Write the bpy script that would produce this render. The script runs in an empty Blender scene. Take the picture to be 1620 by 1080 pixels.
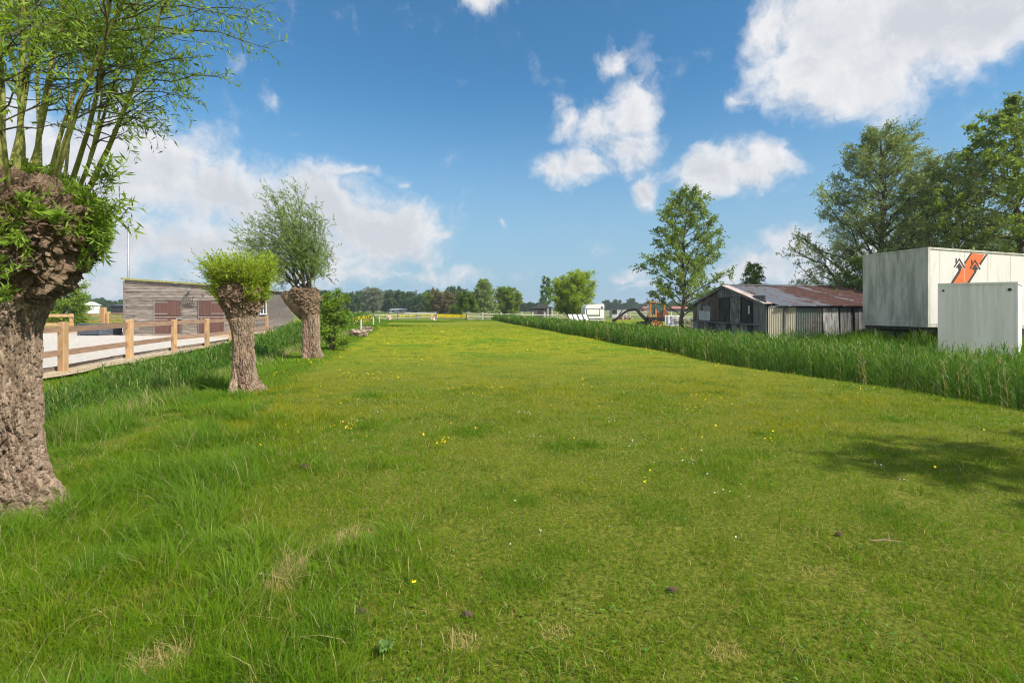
import bpy, math, random
import numpy as np
from mathutils import Vector, Euler

R = math.radians
rng = np.random.default_rng(11)
random.seed(5)
SC = bpy.context.scene
COL = SC.collection
F = 810.0          # focal length in photo pixels (18 mm on 36 mm)
CX, HY, CH = 810.0, 489.0, 1.6

# ------------------------------------------------------------------ camera
cd = bpy.data.cameras.new('camera')
cd.lens = 18.0; cd.sensor_width = 36.0; cd.clip_start = 0.05; cd.clip_end = 9000
cd.shift_y = -51.0 / 1620.0
cam = bpy.data.objects.new('camera', cd); COL.objects.link(cam)
cam.location = (0, 0, CH); cam.rotation_euler = (R(90), 0, 0)
SC.camera = cam
SC.view_settings.view_transform = 'Standard'
SC.view_settings.look = 'None'
SC.view_settings.exposure = 0.85
SC.view_settings.gamma = 1.0
SC.cycles.use_denoising = True
SC.cycles.filter_width = 1.1
SC.cycles.max_bounces = 6
SC.cycles.transparent_max_bounces = 8

SUN_AZ = math.atan2(0.85, -0.53)      # from +Y towards +X
SUN_EL = R(46)

# ------------------------------------------------------------------ node helpers
class NT:
    def __init__(s, tree):
        s.t = tree; s.n = tree.nodes; s.l = tree.links
    def new(s, ty, **kw):
        nd = s.n.new(ty)
        for k, v in kw.items(): setattr(nd, k, v)
        return nd
    def put(s, sock, v):
        if v is None: return
        if hasattr(v, 'is_linked'): s.l.new(v, sock)
        else:
            try: sock.default_value = v
            except Exception:
                sock.default_value = (v[0], v[1], v[2], 1.0)
    def math(s, op, a, b=None, c=None, clamp=False):
        nd = s.new('ShaderNodeMath', operation=op); nd.use_clamp = clamp
        s.put(nd.inputs[0], a)
        if b is not None: s.put(nd.inputs[1], b)
        if c is not None: s.put(nd.inputs[2], c)
        return nd.outputs[0]
    def vmath(s, op, a, b=None):
        nd = s.new('ShaderNodeVectorMath', operation=op)
        s.put(nd.inputs[0], a)
        if b is not None: s.put(nd.inputs[1], b)
        return nd.outputs['Value'] if op in ('DOT_PRODUCT', 'LENGTH', 'DISTANCE') else nd.outputs[0]
    def noise(s, vec, scale, detail=4, rough=0.55, dist=0.0, color=False):
        nd = s.new('ShaderNodeTexNoise')
        s.put(nd.inputs['Vector'], vec)
        nd.inputs['Scale'].default_value = scale; nd.inputs['Detail'].default_value = detail
        nd.inputs['Roughness'].default_value = rough; nd.inputs['Distortion'].default_value = dist
        return nd.outputs['Color'] if color else nd.outputs['Fac']
    def mapr(s, v, a, b, c=0.0, d=1.0, smooth=True):
        nd = s.new('ShaderNodeMapRange'); nd.interpolation_type = 'SMOOTHSTEP' if smooth else 'LINEAR'
        s.put(nd.inputs[0], v)
        for i, x in enumerate((a, b, c, d)): s.put(nd.inputs[i + 1], x)
        return nd.outputs[0]
    def mix(s, f, a, b, blend='MIX'):
        nd = s.new('ShaderNodeMix', data_type='RGBA', blend_type=blend)
        s.put(nd.inputs[0], f); s.put(nd.inputs[6], c4(a)); s.put(nd.inputs[7], c4(b))
        return nd.outputs[2]
    def scalev(s, vec, sc):
        nd = s.new('ShaderNodeMapping'); s.put(nd.inputs[0], vec)
        nd.inputs['Scale'].default_value = sc
        return nd.outputs[0]

def c4(c):
    if isinstance(c, (tuple, list)) and len(c) == 3: return (c[0], c[1], c[2], 1.0)
    return c

def hexc(h):
    h = h.lstrip('#'); o = []
    for i in (0, 2, 4):
        c = int(h[i:i + 2], 16) / 255
        o.append(c / 12.92 if c < .04045 else ((c + .055) / 1.055) ** 2.4)
    return tuple(o)

# ------------------------------------------------------------------ world: sky + clouds
def azel(px, py):
    u, v = px - CX, HY - py
    return math.atan2(u, F), math.atan2(v, math.hypot(F, u))

W = bpy.data.worlds.new('World'); SC.world = W; W.use_nodes = True
def build_world():
    t = NT(W.node_tree); t.n.clear()
    sky = t.new('ShaderNodeTexSky', sky_type='NISHITA')
    sky.sun_disc = False; sky.sun_elevation = SUN_EL; sky.sun_rotation = SUN_AZ
    sky.altitude = 0; sky.air_density = 1.0; sky.dust_density = 0.6; sky.ozone_density = 2.2
    tc = t.new('ShaderNodeTexCoord')
    sep = t.new('ShaderNodeSeparateXYZ'); t.l.new(tc.outputs['Generated'], sep.inputs[0])
    az = t.math('ARCTAN2', sep.outputs[0], sep.outputs[1])
    el = t.math('ARCSINE', sep.outputs[2])
    comb = t.new('ShaderNodeCombineXYZ'); t.l.new(az, comb.inputs[0]); t.l.new(el, comb.inputs[1])
    base = comb.outputs[0]
    # warped coordinates give ragged edges
    wn = t.noise(base, 7.0, 5, 0.6, color=True)
    w = t.vmath('SUBTRACT', wn, (0.5, 0.5, 0.5))
    sc = t.new('ShaderNodeVectorMath', operation='SCALE'); t.l.new(w, sc.inputs[0]); sc.inputs['Scale'].default_value = 0.11
    p = t.vmath('ADD', base, sc.outputs[0])
    blobs = [(1330, 110, 190, 100, 1.3, 0), (1480, 40, 260, 110, 1.3, 0),  # photo px centre, radii, weight, rotation (deg)
        (1300, 80, 150, 120, 1.25, 0), (1420, 50, 190, 130, 1.3, 0), (1580, 15, 230, 95, 1.3, 0), (1225, 45, 70, 70, 1.0, 0),
        (1265, 145, 90, 60, .9, 0), (1370, 125, 150, 65, 1.0, 0), (1530, 98, 90, 26, .6, 15),
        (868, 262, 42, 32, .95, 0), (925, 258, 90, 38, .95, 0), (990, 235, 66, 56, .9, 0), (950, 195, 70, 60, .75, 0),
        (1003, 160, 48, 80, .95, 0), (893, 190, 36, 60, .7, 0), (985, 92, 48, 28, .8, 0), (1020, 120, 24, 60, .6, 0),
        (1162, 172, 40, 36, .62, 0), (1140, 270, 110, 52, 1.1, 0), (1200, 262, 86, 50, 1.15, 0), (1030, 298, 36, 42, .95, 0),
        (765, 0, 75, 30, .75, 0), (200, 260, 210, 120, 1.1, 0), (60, 280, 220, 160, 1.0, 0), (360, 300, 200, 85, 1.0, 0),
        (480, 330, 180, 90, 1.05, 0), (590, 370, 150, 72, 1.05, 0), (440, 395, 330, 70, .95, 0), (250, 380, 300, 80, .8, 0),
        (700, 380, 34, 17, .7, 0), (560, 275, 90, 22, .62, 0), (640, 298, 22, 14, .55, 0), (600, 432, 330, 26, .6, 0),
        (380, 106, 50, 30, .42, 40), (436, 152, 46, 24, .42, 0), (470, 200, 30, 14, .38, 0),
        (1262, 384, 90, 38, .85, 0), (1200, 420, 130, 34, .8, 0), (1350, 420, 200, 50, .8, 0), (995, 441, 44, 14, .6, 0), (792, 360, 14, 14, .6, 0),
        (1010, 455, 80, 12, .5, 0), (120, 440, 300, 40, .75, 0),
    ]
    prev = None
    for (px, py, rx, ry, wt, rot) in blobs:
        a0, e0 = azel(px, py)
        a1, _ = azel(px + rx, py); _, e1 = azel(px, py - ry)
        mp = t.new('ShaderNodeMapping', vector_type='TEXTURE')
        t.l.new(p, mp.inputs[0])
        mp.inputs['Location'].default_value = (a0, e0, 0)
        mp.inputs['Rotation'].default_value = (0, 0, R(rot))
        mp.inputs['Scale'].default_value = (abs(a1 - a0) * 1.25, abs(e1 - e0) * 1.25, 1)
        g = t.new('ShaderNodeTexGradient', gradient_type='SPHERICAL'); t.l.new(mp.outputs[0], g.inputs[0])
        v = t.math('MULTIPLY', g.outputs['Fac'], wt)
        prev = v if prev is None else t.math('SMOOTH_MAX', prev, v, 0.14)
    # unseen clouds behind the camera, low frequency, cover widened to whiten the fill light
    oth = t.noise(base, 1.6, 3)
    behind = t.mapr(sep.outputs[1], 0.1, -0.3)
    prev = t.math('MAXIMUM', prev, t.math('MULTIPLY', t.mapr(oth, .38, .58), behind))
    def fbm(vec): return t.noise(vec, 13.0, 8, 0.60)
    f1 = fbm(p)
    off = t.vmath('ADD', p, (0.012, 0.016, 0))
    f2 = fbm(off)
    dens = t.math('ADD', prev, t.math('MULTIPLY', t.math('SUBTRACT', f1, 0.5), 1.3))
    alpha = t.mapr(dens, 0.18, 0.78)
    alpha = t.math('MULTIPLY', alpha, t.mapr(prev, 0.02, 0.14))
    alpha = t.math('MULTIPLY', alpha, 0.96)
    lit = t.math('MULTIPLY', t.math('SUBTRACT', f1, f2), 2.2)
    thick = t.mapr(dens, 0.55, 1.15)
    big = t.noise(base, 3.2, 3)
    low_ = t.mapr(el, .42, .12, 0, .55)
    sh = t.math('ADD', t.math('ADD', t.math('MULTIPLY', thick, t.mapr(big, .38, .62)), low_), t.math('MULTIPLY', lit, -1.3), clamp=True)
    ccol = t.mix(sh, (6.3, 6.3, 6.4), (4.7, 4.85, 5.2))
    ccol = t.mix(behind, ccol, (10.5, 10.3, 10.0))  # unseen clouds made brighter than the visible ones to raise fill light
    haze = t.mapr(el, -0.02, 0.42, 0.92, 0.0)
    skyc = t.new('ShaderNodeHueSaturation'); skyc.inputs['Saturation'].default_value = 1.12
    t.l.new(sky.outputs[0], skyc.inputs['Color'])
    skym = t.mix(1.0, skyc.outputs[0], (0.65, 1.03, 1.09), 'MULTIPLY')
    skyh = t.mix(haze, skym, (2.55, 3.65, 4.8))
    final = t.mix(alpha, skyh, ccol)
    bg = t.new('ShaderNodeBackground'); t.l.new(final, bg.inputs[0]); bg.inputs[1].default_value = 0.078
    out = t.new('ShaderNodeOutputWorld'); t.l.new(bg.outputs[0], out.inputs[0])
build_world()

sd = bpy.data.lights.new('sun', 'SUN'); sd.energy = 4.2; sd.angle = R(0.53); sd.color = (1.0, 0.95, 0.86)
sun = bpy.data.objects.new('sun', sd); COL.objects.link(sun)
_h = math.hypot(0.85, 0.53)
sdir = Vector((0.85 / _h * math.cos(SUN_EL), -0.53 / _h * math.cos(SUN_EL), math.sin(SUN_EL)))
sun.rotation_euler = sdir.to_track_quat('Z', 'Y').to_euler(); sun.location = (20, -20, 30)

# ------------------------------------------------------------------ numpy perlin noise
_perm = np.random.default_rng(3).permutation(256); _perm = np.concatenate([_perm, _perm, _perm])
_g = np.random.default_rng(4).normal(size=(256, 3)); _g /= np.linalg.norm(_g, axis=1)[:, None]
def pn(P):
    P = np.asarray(P, float); I = np.floor(P).astype(int); f = P - I; I &= 255
    u = f * f * f * (f * (f * 6 - 15) + 10)
    def gr(dx, dy, dz):
        h = _perm[_perm[_perm[(I[:, 0] + dx) & 255] + ((I[:, 1] + dy) & 255)] + ((I[:, 2] + dz) & 255)] & 255
        g = _g[h]
        return g[:, 0] * (f[:, 0] - dx) + g[:, 1] * (f[:, 1] - dy) + g[:, 2] * (f[:, 2] - dz)
    def L(a, b, w): return a + (b - a) * w
    x0 = L(L(gr(0,0,0), gr(1,0,0), u[:,0]), L(gr(0,1,0), gr(1,1,0), u[:,0]), u[:,1])
    x1 = L(L(gr(0,0,1), gr(1,0,1), u[:,0]), L(gr(0,1,1), gr(1,1,1), u[:,0]), u[:,1])
    return L(x0, x1, u[:, 2]) * 1.6
def fb(P, o=4, lac=2.05, g=.5):
    P = np.asarray(P, float); s = 0; a = 1; t = 0
    for i in range(o):
        s = s + a * pn(P * lac ** i + 17.3 * i); t += a; a *= g
    return s / t
def n2(x, y, s, o=3, seed=0.0):
    x = np.asarray(x, float).ravel(); y = np.asarray(y, float).ravel()
    return fb(np.stack([x * s, y * s, np.full_like(x, seed)], 1), o)
def worley(P):
    P = np.asarray(P, float); I = np.floor(P).astype(int); f1 = np.full(len(P), 9.); f2 = np.full(len(P), 9.)
    for dx in (-1, 0, 1):
        for dy in (-1, 0, 1):
            for dz in (-1, 0, 1):
                J = I + np.array([dx, dy, dz]); h = _perm[_perm[_perm[J[:, 0] & 255] + (J[:, 1] & 255)] + (J[:, 2] & 255)] & 255
                c = J + .5 + .42 * _g[h]; d = np.linalg.norm(P - c, axis=1)
                m = d < f1; f2 = np.where(m, f1, np.minimum(f2, d)); f1 = np.where(m, d, f1)
    return f1, f2
def sstep(a, b, x):
    t = np.clip((x - a) / (b - a), 0, 1); return t * t * (3 - 2 * t)

# ------------------------------------------------------------------ layout curves
def x_tree(y): return -3.25 - 0.2 * np.asarray(y, float)          # row of pollards = left edge of the field
def x_fence(y): return -8.95 - 0.197 * np.asarray(y, float)
def x_reed(y):
    y = np.asarray(y, float)
    return 9.0 - 0.155 * y + np.clip(14 - y, 0, None) * 0.13 + .18 * np.sin(y * .7) * sstep(60, 10, y)
def ditchL(x, y):
    d = (x - (x_tree(y) - 3.0)) / 1.7
    return np.exp(-d * d * 1.4) * sstep(90, 75, y)
def ditchR(x, y):
    d = (x - (x_reed(y) + 1.7)) / 1.5
    return np.exp(-d ** 4) * sstep(95, 80, y)
def tallness(x, y):        # 0 lawn .. 1 tall rough grass
    lim = -0.55 - (y - 2.2) * 0.50
    a = sstep(0.9, -0.9, x - lim + 0.9 * n2(x, y, .8, 3, 2.2))
    b = sstep(9.5, 7.5, y)
    near_edge = sstep(0.9, -0.5, x - x_tree(y))
    return np.maximum(a * b, near_edge)
def gz(x, y):
    x = np.asarray(x, float).ravel(); y = np.asarray(y, float).ravel()
    z = -0.65 * ditchL(x, y) - 0.55 * ditchR(x, y)
    fld = sstep(-0.6, 0.3, x - x_tree(y)) * sstep(0.2, -0.6, x - x_reed(y)) * sstep(80, 60, y)
    z = z + fld * (0.035 * n2(x, y, .5, 3, 5.) + 0.012 * n2(x, y, 2.3, 2, 8.))
    z = z + 0.07 * tallness(x, y) * n2(x, y, .9, 2, 3.3) * sstep(-2.5, 0, x - x_tree(y)) * sstep(25, 12, y)
    return z
def gz1(x, y): return float(gz([x], [y])[0])
def at(px, Y): return (px - CX) / F * Y
def zat(py, Y): return CH + (HY - py) / F * Y
def gp(px, py):
    Y = CH * F / (py - HY); return at(px, Y), Y

# ------------------------------------------------------------------ mesh helpers
def link(name, me, parent=None, loc=None):
    o = bpy.data.objects.new(name, me); COL.objects.link(o)
    if parent is not None: o.parent = parent
    if loc is not None: o.location = loc
    return o
def thing(name, label, cat, loc=(0, 0, 0), group=None):
    o = bpy.data.objects.new(name, None); COL.objects.link(o); o.location = loc
    o.empty_display_size = .2
    o['label'] = label; o['category'] = cat
    if group: o['group'] = group
    return o
def tag(o, label, cat, group=None, kind=None):
    if kind: o['kind'] = kind
    if label: o['label'] = label
    if cat: o['category'] = cat
    if group: o['group'] = group
    return o
def copy_tree(o, parent=None):
    c = o.copy(); COL.objects.link(c); c.parent = parent
    for ch in list(o.children):
        if ch is not c: copy_tree(ch, c)
    return c

def rawmesh(name, V, F3, F4, mats, rnd=None, smooth=False, mi3=None, mi4=None):
    me = bpy.data.meshes.new(name)
    V = np.ascontiguousarray(V, dtype=np.float32)
    n3 = 0 if F3 is None else len(F3); n4 = 0 if F4 is None else len(F4)
    me.vertices.add(len(V)); me.vertices.foreach_set('co', V.ravel())
    li = []
    if n3: li.append(np.asarray(F3, np.int32).ravel())
    if n4: li.append(np.asarray(F4, np.int32).ravel())
    li = np.concatenate(li)
    me.loops.add(len(li)); me.loops.foreach_set('vertex_index', li)
    me.polygons.add(n3 + n4)
    st = np.concatenate([np.arange(n3) * 3, n3 * 3 + np.arange(n4) * 4]).astype(np.int32)
    me.polygons.foreach_set('loop_start', st)
    me.polygons.foreach_set('use_smooth', np.full(n3 + n4, bool(smooth)))
    for m in (mats if isinstance(mats, (list, tuple)) else [mats]): me.materials.append(m)
    if mi4 is not None or mi3 is not None:
        mi = np.concatenate([np.zeros(n3, np.int32) if mi3 is None else mi3, np.zeros(n4, np.int32) if mi4 is None else mi4]).astype(np.int32)
        me.polygons.foreach_set('material_index', mi)
    if rnd is not None:
        a = me.attributes.new('rnd', 'FLOAT', 'POINT'); a.data.foreach_set('value', np.asarray(rnd, np.float32))
    me.update(calc_edges=True); me.validate()
    return me

def frame(o, ax, ay, az=(0, 0, 1)):
    o, ax, ay, az = [np.array(v, float) for v in (o, ax, ay, az)]
    return lambda P: o + np.asarray(P, float) @ np.stack([ax, ay, az])
ID = frame((0, 0, 0), (1, 0, 0), (0, 1, 0))
def rot_frame(x, y, z, deg):
    c, s = math.cos(R(deg)), math.sin(R(deg))
    return frame((x, y, z), (c, s, 0), (-s, c, 0))

class MB:
    def __init__(s): s.V = []; s.F3 = []; s.F4 = []; s.r = []; s.n = 0
    def add(s, V, F, r=None):
        V = np.asarray(V, float); F = np.asarray(F, int)
        s.V.append(V)
        (s.F3 if F.shape[1] == 3 else s.F4).append(F + s.n)
        rr = np.full(len(V), random.random()) if r is None else (np.full(len(V), r) if np.isscalar(r) else r)
        s.r.append(rr); s.n += len(V); return s
    def box(s, lo, hi, fr=ID, r=None):
        x0, y0, z0 = lo; x1, y1, z1 = hi
        V = fr([(x0,y0,z0),(x1,y0,z0),(x1,y1,z0),(x0,y1,z0),(x0,y0,z1),(x1,y0,z1),(x1,y1,z1),(x0,y1,z1)])
        return s.add(V, [(0,3,2,1),(4,5,6,7),(0,1,5,4),(1,2,6,5),(2,3,7,6),(3,0,4,7)], r)
    def hexa(s, P, r=None):   # 8 explicit points, bottom 4 then top 4
        return s.add(P, [(0,3,2,1),(4,5,6,7),(0,1,5,4),(1,2,6,5),(2,3,7,6),(3,0,4,7)], r)
    def bar(s, a, b, w, h=None, r=None):
        a = np.array(a, float); b = np.array(b, float); d = b - a; L = np.linalg.norm(d); d /= L
        up = np.array([0, 0, 1.]) if abs(d[2]) < .9 else np.array([0, 1., 0])
        sx = np.cross(d, up); sx /= np.linalg.norm(sx); uz = np.cross(sx, d)
        h = w if h is None else h
        fr = frame(a, d, -sx, uz)
        return s.box((0, -w / 2, -h / 2), (L, w / 2, h / 2), fr, r)
    def tube(s, pts, rad, n=8, r=None, cap=True):
        pts = np.asarray(pts, float); m = len(pts); rad = np.broadcast_to(np.asarray(rad, float), (m,))
        T = np.gradient(pts, axis=0); T /= np.linalg.norm(T, axis=1)[:, None] + 1e-9
        ref = np.array([0.31, 0.95, 0.05]) if abs(T[0][1]) < .8 else np.array([1., 0, 0.1])
        A = np.cross(T, ref); A /= np.linalg.norm(A, axis=1)[:, None] + 1e-9; B = np.cross(T, A)
        th = np.arange(n) / n * 2 * np.pi
        V = pts[:, None] + rad[:, None, None] * (np.cos(th)[None, :, None] * A[:, None] + np.sin(th)[None, :, None] * B[:, None])
        V = V.reshape(-1, 3)
        i = np.arange(m - 1)[:, None] * n; j = np.arange(n)[None]; k = (j + 1) % n
        Fq = np.stack([i + j, i + k, i + n + k, i + n + j], -1).reshape(-1, 4)
        s.add(V, Fq, r)
        if cap:
            c = pts[[0, -1]]; base = s.n - m * n
            s.V.append(c); s.r.append(np.full(2, s.r[-1][0])); s.n += 2
            jj = np.arange(n); kk = (jj + 1) % n
            s.F3.append(np.stack([base + kk, base + jj, np.full(n, s.n - 2)], 1))
            s.F3.append(np.stack([base + (m - 1) * n + jj, base + (m - 1) * n + kk, np.full(n, s.n - 1)], 1))
        return s
    def poly(s, pts, thick, fr, r=None):   # flat polygon in the frame's xy... extruded along +z local
        n = len(pts); P = [(x, y, 0) for x, y in pts] + [(x, y, thick) for x, y in pts]
        V = fr(P); base = s.n
        s.V.append(V); s.r.append(np.full(len(V), random.random() if r is None else r)); s.n += len(V)
        tri = ear(pts)
        s.F3.append(np.array([(base + c, base + b, base + a) for a, b, c in tri])); s.F3.append(np.array([(base + n + a, base + n + b, base + n + c) for a, b, c in tri]))
        s.F4.append(np.array([(base + i, base + (i + 1) % n, base + n + (i + 1) % n, base + n + i) for i in range(n)]))
        return s
    def mesh(s, name, mats, off=(0, 0, 0), smooth=False):
        V = np.concatenate(s.V) - np.array(off)
        return rawmesh(name, V, np.concatenate(s.F3) if s.F3 else None, np.concatenate(s.F4) if s.F4 else None, mats, np.concatenate(s.r), smooth)
    def build(s, name, mats, parent=None, smooth=False, bevel=0, off=None):
        if off is None: off = world_off(parent)
        me = s.mesh(name, mats, off, smooth)
        o = link(name, me, parent)
        if bevel:
            b = o.modifiers.new('bevel', 'BEVEL'); b.width = bevel; b.segments = 1; b.limit_method = 'ANGLE'
        return o
def world_off(p):
    o = np.zeros(3)
    while p is not None:
        o += np.array(p.location); p = p.parent
    return o
def ear(pts):
    idx = list(range(len(pts))); out = []
    area = sum(pts[i][0] * pts[(i + 1) % len(pts)][1] - pts[(i + 1) % len(pts)][0] * pts[i][1] for i in range(len(pts)))
    if area < 0: idx.reverse()
    def cr(a, b, c): return (b[0]-a[0])*(c[1]-a[1]) - (b[1]-a[1])*(c[0]-a[0])
    g = 0
    while len(idx) > 3 and g < 500:
        g += 1
        for k in range(len(idx)):
            a, b, c = idx[k - 1], idx[k], idx[(k + 1) % len(idx)]
            if cr(pts[a], pts[b], pts[c]) <= 1e-9: continue
            if any(cr(pts[a], pts[b], pts[q]) >= 0 and cr(pts[b], pts[c], pts[q]) >= 0 and cr(pts[c], pts[a], pts[q]) >= 0 for q in idx if q not in (a, b, c)): continue
            out.append((a, b, c)); idx.pop(k); break
    out.append(tuple(idx)); return out

# ------------------------------------------------------------------ materials
def newmat(name):
    m = bpy.data.materials.new(name); m.use_nodes = True
    t = NT(m.node_tree); t.n.clear()
    return m, t
def finish(t, col, rough=.8, bump=None, metal=0., spec=.3, transl=None, tw=.35, bdist=.02):
    b = t.new('ShaderNodeBsdfPrincipled'); t.put(b.inputs['Base Color'], c4(col)); t.put(b.inputs['Roughness'], rough)
    t.put(b.inputs['Metallic'], metal); b.inputs['Specular IOR Level'].default_value = spec
    if bump is not None:
        bn = t.new('ShaderNodeBump'); bn.inputs['Distance'].default_value = bdist; bn.inputs['Strength'].default_value = 1.0
        t.l.new(bump, bn.inputs['Height']); t.l.new(bn.outputs[0], b.inputs['Normal'])
    o = t.new('ShaderNodeOutputMaterial')
    if transl is None: t.l.new(b.outputs[0], o.inputs[0])
    else:
        tr = t.new('ShaderNodeBsdfTranslucent'); t.put(tr.inputs[0], c4(transl))
        mx = t.new('ShaderNodeMixShader'); mx.inputs[0].default_value = tw
        t.l.new(b.outputs[0], mx.inputs[1]); t.l.new(tr.outputs[0], mx.inputs[2]); t.l.new(mx.outputs[0], o.inputs[0])
def rndattr(t):
    a = t.new('ShaderNodeAttribute'); a.attribute_name = 'rnd'; return a.outputs['Fac']
def simple(name, c1, c2=None, scale=4, st=(1, 1, 1), rough=.8, bump=.0, bscale=None, metal=0., spec=.3, lo=.35, hi=.65, rmix=.0, c3=None, s3=1.5, lo3=.55, hi3=.7, st3=None):
    m, t = newmat(name)
    tc = t.new('ShaderNodeTexCoord').outputs['Object']
    v = t.scalev(tc, st)
    f = t.noise(v, scale, 6, .6)
    col = t.mix(t.mapr(f, lo, hi), c1, c2 if c2 else c1)
    if c3: col = t.mix(t.mapr(t.noise(t.scalev(tc, st3 or st), s3, 5, .65), lo3, hi3), col, c3)
    if rmix:
        k = t.math('MULTIPLY_ADD', rndattr(t), rmix, 1 - rmix / 2)
        nd = t.new('ShaderNodeVectorMath', operation='SCALE'); t.l.new(col, nd.inputs[0]); t.l.new(k, nd.inputs['Scale']); col = nd.outputs[0]
    bp = None
    if bump: bp = t.math('MULTIPLY', t.noise(v, bscale or scale * 4, 5, .6), bump)
    finish(t, col, rough, bp, metal, spec)
    return m
def leafmat(name, a, b, c=None, tw=.35, spec=.35, rough=.5, trs=1.4):
    if 'leaves' in name and 'reed' not in name: a = tuple(x * 1.25 for x in a); b = tuple(x * 1.25 for x in b)
    spec *= .5
    m, t = newmat(name)
    r = rndattr(t)
    col = t.mix(t.mapr(r, 0, 1, smooth=False), a, b)
    if c: col = t.mix(t.mapr(r, .86, .93), col, c)
    geo = t.new('ShaderNodeNewGeometry')
    big = t.noise(geo.outputs['Position'], .9, 2)
    col = t.mix(t.mapr(big, .35, .65, 0, .35), col, tuple(x * .72 for x in a))
    nd = t.new('ShaderNodeVectorMath', operation='MULTIPLY'); t.l.new(col, nd.inputs[0]); nd.inputs[1].default_value = (trs * 1.1, trs, trs * .55)
    finish(t, col, rough, None, 0, spec, nd.outputs[0], tw)
    return m

def field_colour(t, pos):
    """large scale colour of the mown field, shared by the soil sheet and the blades"""
    sp = t.new('ShaderNodeSeparateXYZ'); t.l.new(pos, sp.inputs[0]); n1 = t.math('ADD', t.noise(pos, .32, 4, .6), t.mapr(sp.outputs[1], 2, 12, -.10, .07)); n2_ = t.noise(pos, 1.3, 4, .6); n3 = t.noise(pos, 5.0, 3, .6)
    g = t.mix(t.mapr(n1, .40, .60), (.098, .205, .003), (.255, .255, .007))
    g = t.mix(t.mapr(n2_, .49, .62, 0, .9), g, (.056, .150, .004))
    g = t.mix(t.mapr(n3, .54, .70, 0, .65), g, (.31, .27, .045))
    return g
def grass_mats():
    # blades of the mown field
    m, t = newmat('lawn_blades')
    geo = t.new('ShaderNodeNewGeometry'); pos = geo.outputs['Position']; r = rndattr(t)
    g = field_colour(t, pos)
    g = t.mix(t.mapr(r, .0, .8, 0, .55, smooth=False), g, (.175, .245, .010))
    g = t.mix(t.mapr(r, .90, .93), g, (.44, .36, .16))
    nd = t.new('ShaderNodeVectorMath', operation='MULTIPLY'); t.l.new(g, nd.inputs[0]); nd.inputs[1].default_value = (1.45, 1.4, .8)
    finish(t, g, .6, None, 0, .12, nd.outputs[0], .42)
    # rough grass
    m2, t = newmat('rough_grass_blades')
    geo = t.new('ShaderNodeNewGeometry'); pos = geo.outputs['Position']; r = rndattr(t)
    a = t.mix(t.mapr(t.noise(pos, .8, 3), .38, .62), (.058, .135, .006), (.125, .205, .012))
    a = t.mix(t.mapr(r, 0, .9, 0, .7, smooth=False), a, (.125, .235, .012))
    a = t.mix(t.mapr(r, .94, .96), a, (.33, .28, .14))
    nd = t.new('ShaderNodeVectorMath', operation='MULTIPLY'); t.l.new(a, nd.inputs[0]); nd.inputs[1].default_value = (1.6, 1.5, .8)
    finish(t, a, .55, None, 0, .16, nd.outputs[0], .42)
    return m, m2
M_LAWN, M_ROUGH = grass_mats()
M_REED = leafmat('reed_leaves', (.045, .118, .012), (.135, .250, .022), (.36, .31, .16), .35, .35, .5, 1.5)

def ground_mat():
    m, t = newmat('field_soil_and_turf')
    geo = t.new('ShaderNodeNewGeometry'); pos = geo.outputs['Position']
    g = field_colour(t, pos)
    fine = t.noise(pos, 34, 5, .7)
    near = t.mix(t.mapr(fine, .35, .65), (.065, .085, .007), (.185, .19, .026))
    sep = t.new('ShaderNodeSeparateXYZ'); t.l.new(pos, sep.inputs[0])
    dist = t.mapr(sep.outputs[1], 6, 26)
    mid = t.mix(t.mapr(t.noise(pos, 9, 5, .7), .35, .65, 0, .5), g, (.10, .15, .010))
    col = t.mix(dist, near, mid)
    # paddocks in the distance: bands of pasture and hay, and buttercup meadow behind the rail fence
    pst = t.scalev(pos, (.012, .05, 1)); pb = t.noise(pst, 1.0, 3)
    far = t.mix(t.mapr(pb, .42, .58), (.075, .13, .022), (.17, .17, .055))
    far = t.mix(t.mapr(t.noise(pos, .6, 5, .7), .5, .7, 0, .4), far, (.22, .18, .09))
    col = t.mix(t.mapr(sep.outputs[1], 35, 60, 0, .45), col, (.115, .125, .014))
    col = t.mix(t.mapr(sep.outputs[1], 78, 84), col, far)
    # bare worn soil spots
    brown = t.mapr(t.noise(pos, 1.9, 4, .6), .66, .74)
    col = t.mix(t.math('MULTIPLY', brown, t.mapr(sep.outputs[1], 30, 12)), col, (.20, .12, .062))
    bmp = t.math('MULTIPLY', t.noise(pos, 22, 6, .75), .9)
    finish(t, col, .95, bmp, 0, .1, bdist=.03)
    return m
M_GROUND = ground_mat()

# bark: fissures are modelled; the material only adds grain
def bark(name, c1, c2, c3, st=(1, 1, .25), scale=18):
    m, t = newmat(name)
    tc = t.new('ShaderNodeTexCoord').outputs['Object']
    v = t.scalev(tc, st)
    f = t.noise(v, scale, 7, .65, .6); g2 = t.noise(tc, 3.0, 4)
    col = t.mix(t.mapr(f, .32, .68), c1, c2)
    col = t.mix(t.mapr(g2, .48, .72, 0, .7), col, c3)
    bmp = t.math('MULTIPLY', t.noise(v, scale * 2.2, 8, .7, 1.2), 1.0)
    finish(t, col, .92, bmp, 0, .15, bdist=.018)
    return m
M_BARK = bark('willow_bark', (.15, .102, .070), (.38, .285, .205), (.25, .180, .130))
M_BARKH = bark('willow_head_bark', (.085, .055, .036), (.27, .185, .125), (.15, .12, .06), (1, 1, 1), 14)
M_BARE = simple('bare_heartwood', (.34, .22, .16), (.17, .11, .08), 5, (2.5, 2.5, .35), .85, .6, 20)
M_SHOOT = bark('green_shoot_bark', (.20, .215, .05), (.36, .36, .11), (.24, .23, .075), (1, 1, .3), 20)
M_TWIG = simple('twig_bark', (.065, .05, .03), (.11, .10, .05), 9)
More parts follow.
